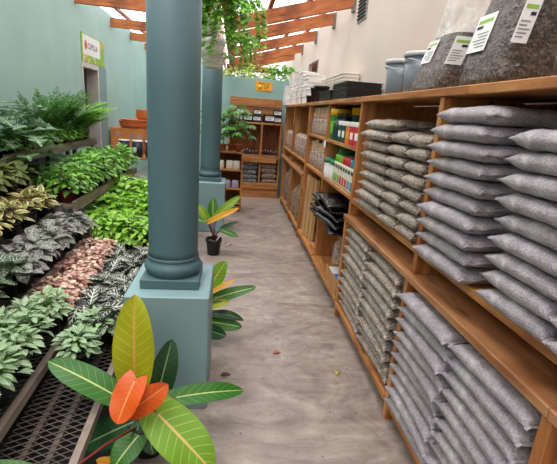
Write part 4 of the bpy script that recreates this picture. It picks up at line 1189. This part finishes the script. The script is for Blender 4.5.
# hanging planters with ivy ----------------------------------------
def hanger(label, loc, r, h, n, length, seed, side=1):
    global rnd, U
    t = empty('hanging_planter', label, 'planter', loc, 0, 'hanging planters by the farther column')
    MB().lathe([(r * .72, 0), (r * .80, .01), (r * .93, h * .55), (r * .93, h * .6), (r * 1.0, h * .62), (r * 1.03, h * .97), (r * .97, h), (r * .9, h * .9)], n=32).build('bowl', M['white_ceramic'], t)
    return t
def ivy(label, loc, n, length, az0, az1, r, group='trailing ivy by the farther column', leafL=.06):
    t = empty('trailing_ivy', label, 'plant', loc, 0, group)
    lf = MB(); st = MB()
    for i in range(n):
        az = U(az0, az1); p = Vector((math.cos(az) * r * .5, math.sin(az) * r * .5, .02)); pts = [p.copy()]
        el = U(.3, 1.0); L = length * U(.4, 1.05); sg = int(max(5, L / .035))
        for k in range(sg):
            el -= U(.12, .32); el = max(el, -1.45)
            az += U(-.25, .25)
            p = p + Vector((math.cos(az) * math.cos(el), math.sin(az) * math.cos(el), math.sin(el))) * .035
            pts.append(p.copy())
            for _ in range(2):
                a = az + U(-1.6, 1.6)
                d = Vector((math.cos(a), math.sin(a), U(-.7, .2)))
                lf.leaf(p, d, Vector((U(-.4, .4), U(-.9, .1), 1)), leafL * U(.6, 1.15), leafL * .8, .4, .15, 'heart', 3, 1)
        st.tube(pts, .0016, 4)
    lf.build('foliage', LM['ivy'], t); st.build('stems', M['stem_green'], t); return t
hx = -.28
hanger('white hanging planter, highest of the tower beside the farther column', (-.32, 4.8, 2.275), .135, .19, 0, 0, 1)
hanger('white hanging planter, second of the tower, set to the right', (-.275, 4.84, 2.105), .14, .16, 0, 0, 2)
hanger('white hanging planter, third down of the tower', (-.27, 4.9, 2.045), .13, .07, 0, 0, 3)
hanger('white hanging planter, lowest of the tower, just above the shaft', (-.265, 4.95, 1.98), .12, .07, 0, 0, 4)
ivy('ivy trailing from the highest white hanging planter', (-.30, 4.74, 2.46), 8, .24, -PI, PI, .1, leafL=.07)
ivy('long ivy curtain hanging right of the white planters', (-.13, 4.6, 2.58), 34, .68, -2.4, -.3, .09, leafL=.075)
ivy('lighter ivy strands reaching down towards the partition', (-.06, 5.3, 2.32), 16, .5, -1.6, .8, .16, leafL=.06)
ivy('sparse ivy hanging low around the last white planter', (-.26, 4.9, 2.08), 9, .22, -PI, PI, .2, leafL=.045)

# greenery and building beyond the partition -----------------------
def shrub(label, loc, r, h, n, mat='shrub', L=.11):
    t = empty('garden_shrub', label, 'shrub', loc, 0, 'shrubs beyond the partition')
    st = MB(); lf = MB()
    for k in range(5):
        a = k * 1.3; st.tube([(U(-.05, .05), U(-.05, .05), 0), (math.cos(a) * r * .3, math.sin(a) * r * .3, h * .5), (math.cos(a) * r * .6, math.sin(a) * r * .6, h * .9)], [.018, .012, .005], 6)
    for i in range(n):
        a = U(0, 6.28); z = h * (U(.45, 1.0) if i % 3 == 0 else U(.8, 1.0)); q = r * math.sqrt(U(.1, 1)) * (1.1 - .5 * (z / h - .45))
        p = Vector((math.cos(a) * q, math.sin(a) * q, z)); d = Vector((math.cos(a + U(-1, 1)), math.sin(a + U(-1, 1)), U(-.6, .6)))
        lf.leaf(p, d, (U(-.3, .3), -.5, 1), L * U(.6, 1.2), L * .42, .5, .15, 'lance', 4, 1)
    lf.build('foliage', LM[mat], t); st.build('stems', M['trunk'], t); return t
shrub('yellow green shrub seen over the left part of the partition', (-.02, 8.75, 0), .36, 2.36, 760)
shrub('fresh green shrub seen over the middle of the partition', (.46, 9.35, 0), .34, 2.50, 620)
shrub('long leaved shrub beyond the partition near the cream wall', (.88, 8.8, 0), .24, 2.48, 260, 'mid', .16)
t = empty('garden_post', 'brown timber post and crossbeam standing beyond the partition', 'post', (.78, 9.6, 0)); MB().box(-.05, .05, -.05, .05, 0, 2.5, .004).build('shaft', WPUR, t); MB().box(-1.0, .12, -.06, .06, 2.38, 2.5, .004).build('cross_beam', WPUR, t)
o = MB().box(-2.0, 3.0, 13.6, 13.9, -.1, 2.7, .01).build('garden_wall', M['building_white']); tag(o, 'white wall in the daylight far beyond the partition', 'wall')
o = MB().box(-30, 30, 12.2, 60, -.14, -.12, 0).build('ground', M['soil']); tag(o, kind='structure')

# debris on the floor ----------------------------------------------
def fallen(label, loc, rz, L, W_, m, curl, nm='fallen_leaf'):
    b = MB().leaf((0, 0, .004), (1, 0, .25), (0, 0, 1), L, W_, curl, .5, 'lance', 8, 2)
    o = b.build(nm, M[m]); o.location = loc; o.rotation_euler = (0, 0, rz)
    sol = o.modifiers.new('s', 'SOLIDIFY'); sol.thickness = .0015
    return tag(o, label, 'leaf')
fallen('curled yellow leaf on the concrete near the pebble bags', (.70, 2.20, .002), 1.2, .10, .03, 'curl_leaf', 1.4)
fallen('dark brown dead leaf on concrete beside the nearest plinth', (-.02, 2.19, .002), .3, .065, .028, 'brown_leaf', .6)
fallen('small brown fallen leaf at the middle of the aisle', (.32, 2.44, .002), .2, .06, .03, 'terracotta', .6)
fallen('pale dry leaf on concrete in front of the end shelves', (.31, 6.74, .002), .4, .06, .05, 'pale_leaf', .4)
fallen('pale dry leaf on the floor beside the small black philodendron pot', (-.02, 4.75, .002), .8, .06, .04, 'pale_leaf', .5)

# ------------------------------------------------------------------ light
W = bpy.data.worlds.new('overcast'); S.world = W; W.use_nodes = True
nt = W.node_tree; bg = nt.nodes['Background']
bg.inputs[0].default_value = (1.0, .985, .97, 1); bg.inputs[1].default_value = 2.4
sun = bpy.data.lights.new('sun', 'SUN'); sun.energy = 3.0; sun.angle = math.radians(40); sun.color = (1, .97, .92)
so = bpy.data.objects.new('sun', sun); COL.objects.link(so); so.rotation_euler = (math.radians(12), math.radians(-14), 0)
S.view_settings.view_transform = 'Standard'; S.view_settings.look = 'None'; S.view_settings.gamma = 1; S.view_settings.exposure = 0.15
S.view_settings.use_curve_mapping = False
try:
    S.cycles.transparent_max_bounces = 16; S.cycles.max_bounces = 10; S.cycles.diffuse_bounces = 5
except Exception: pass
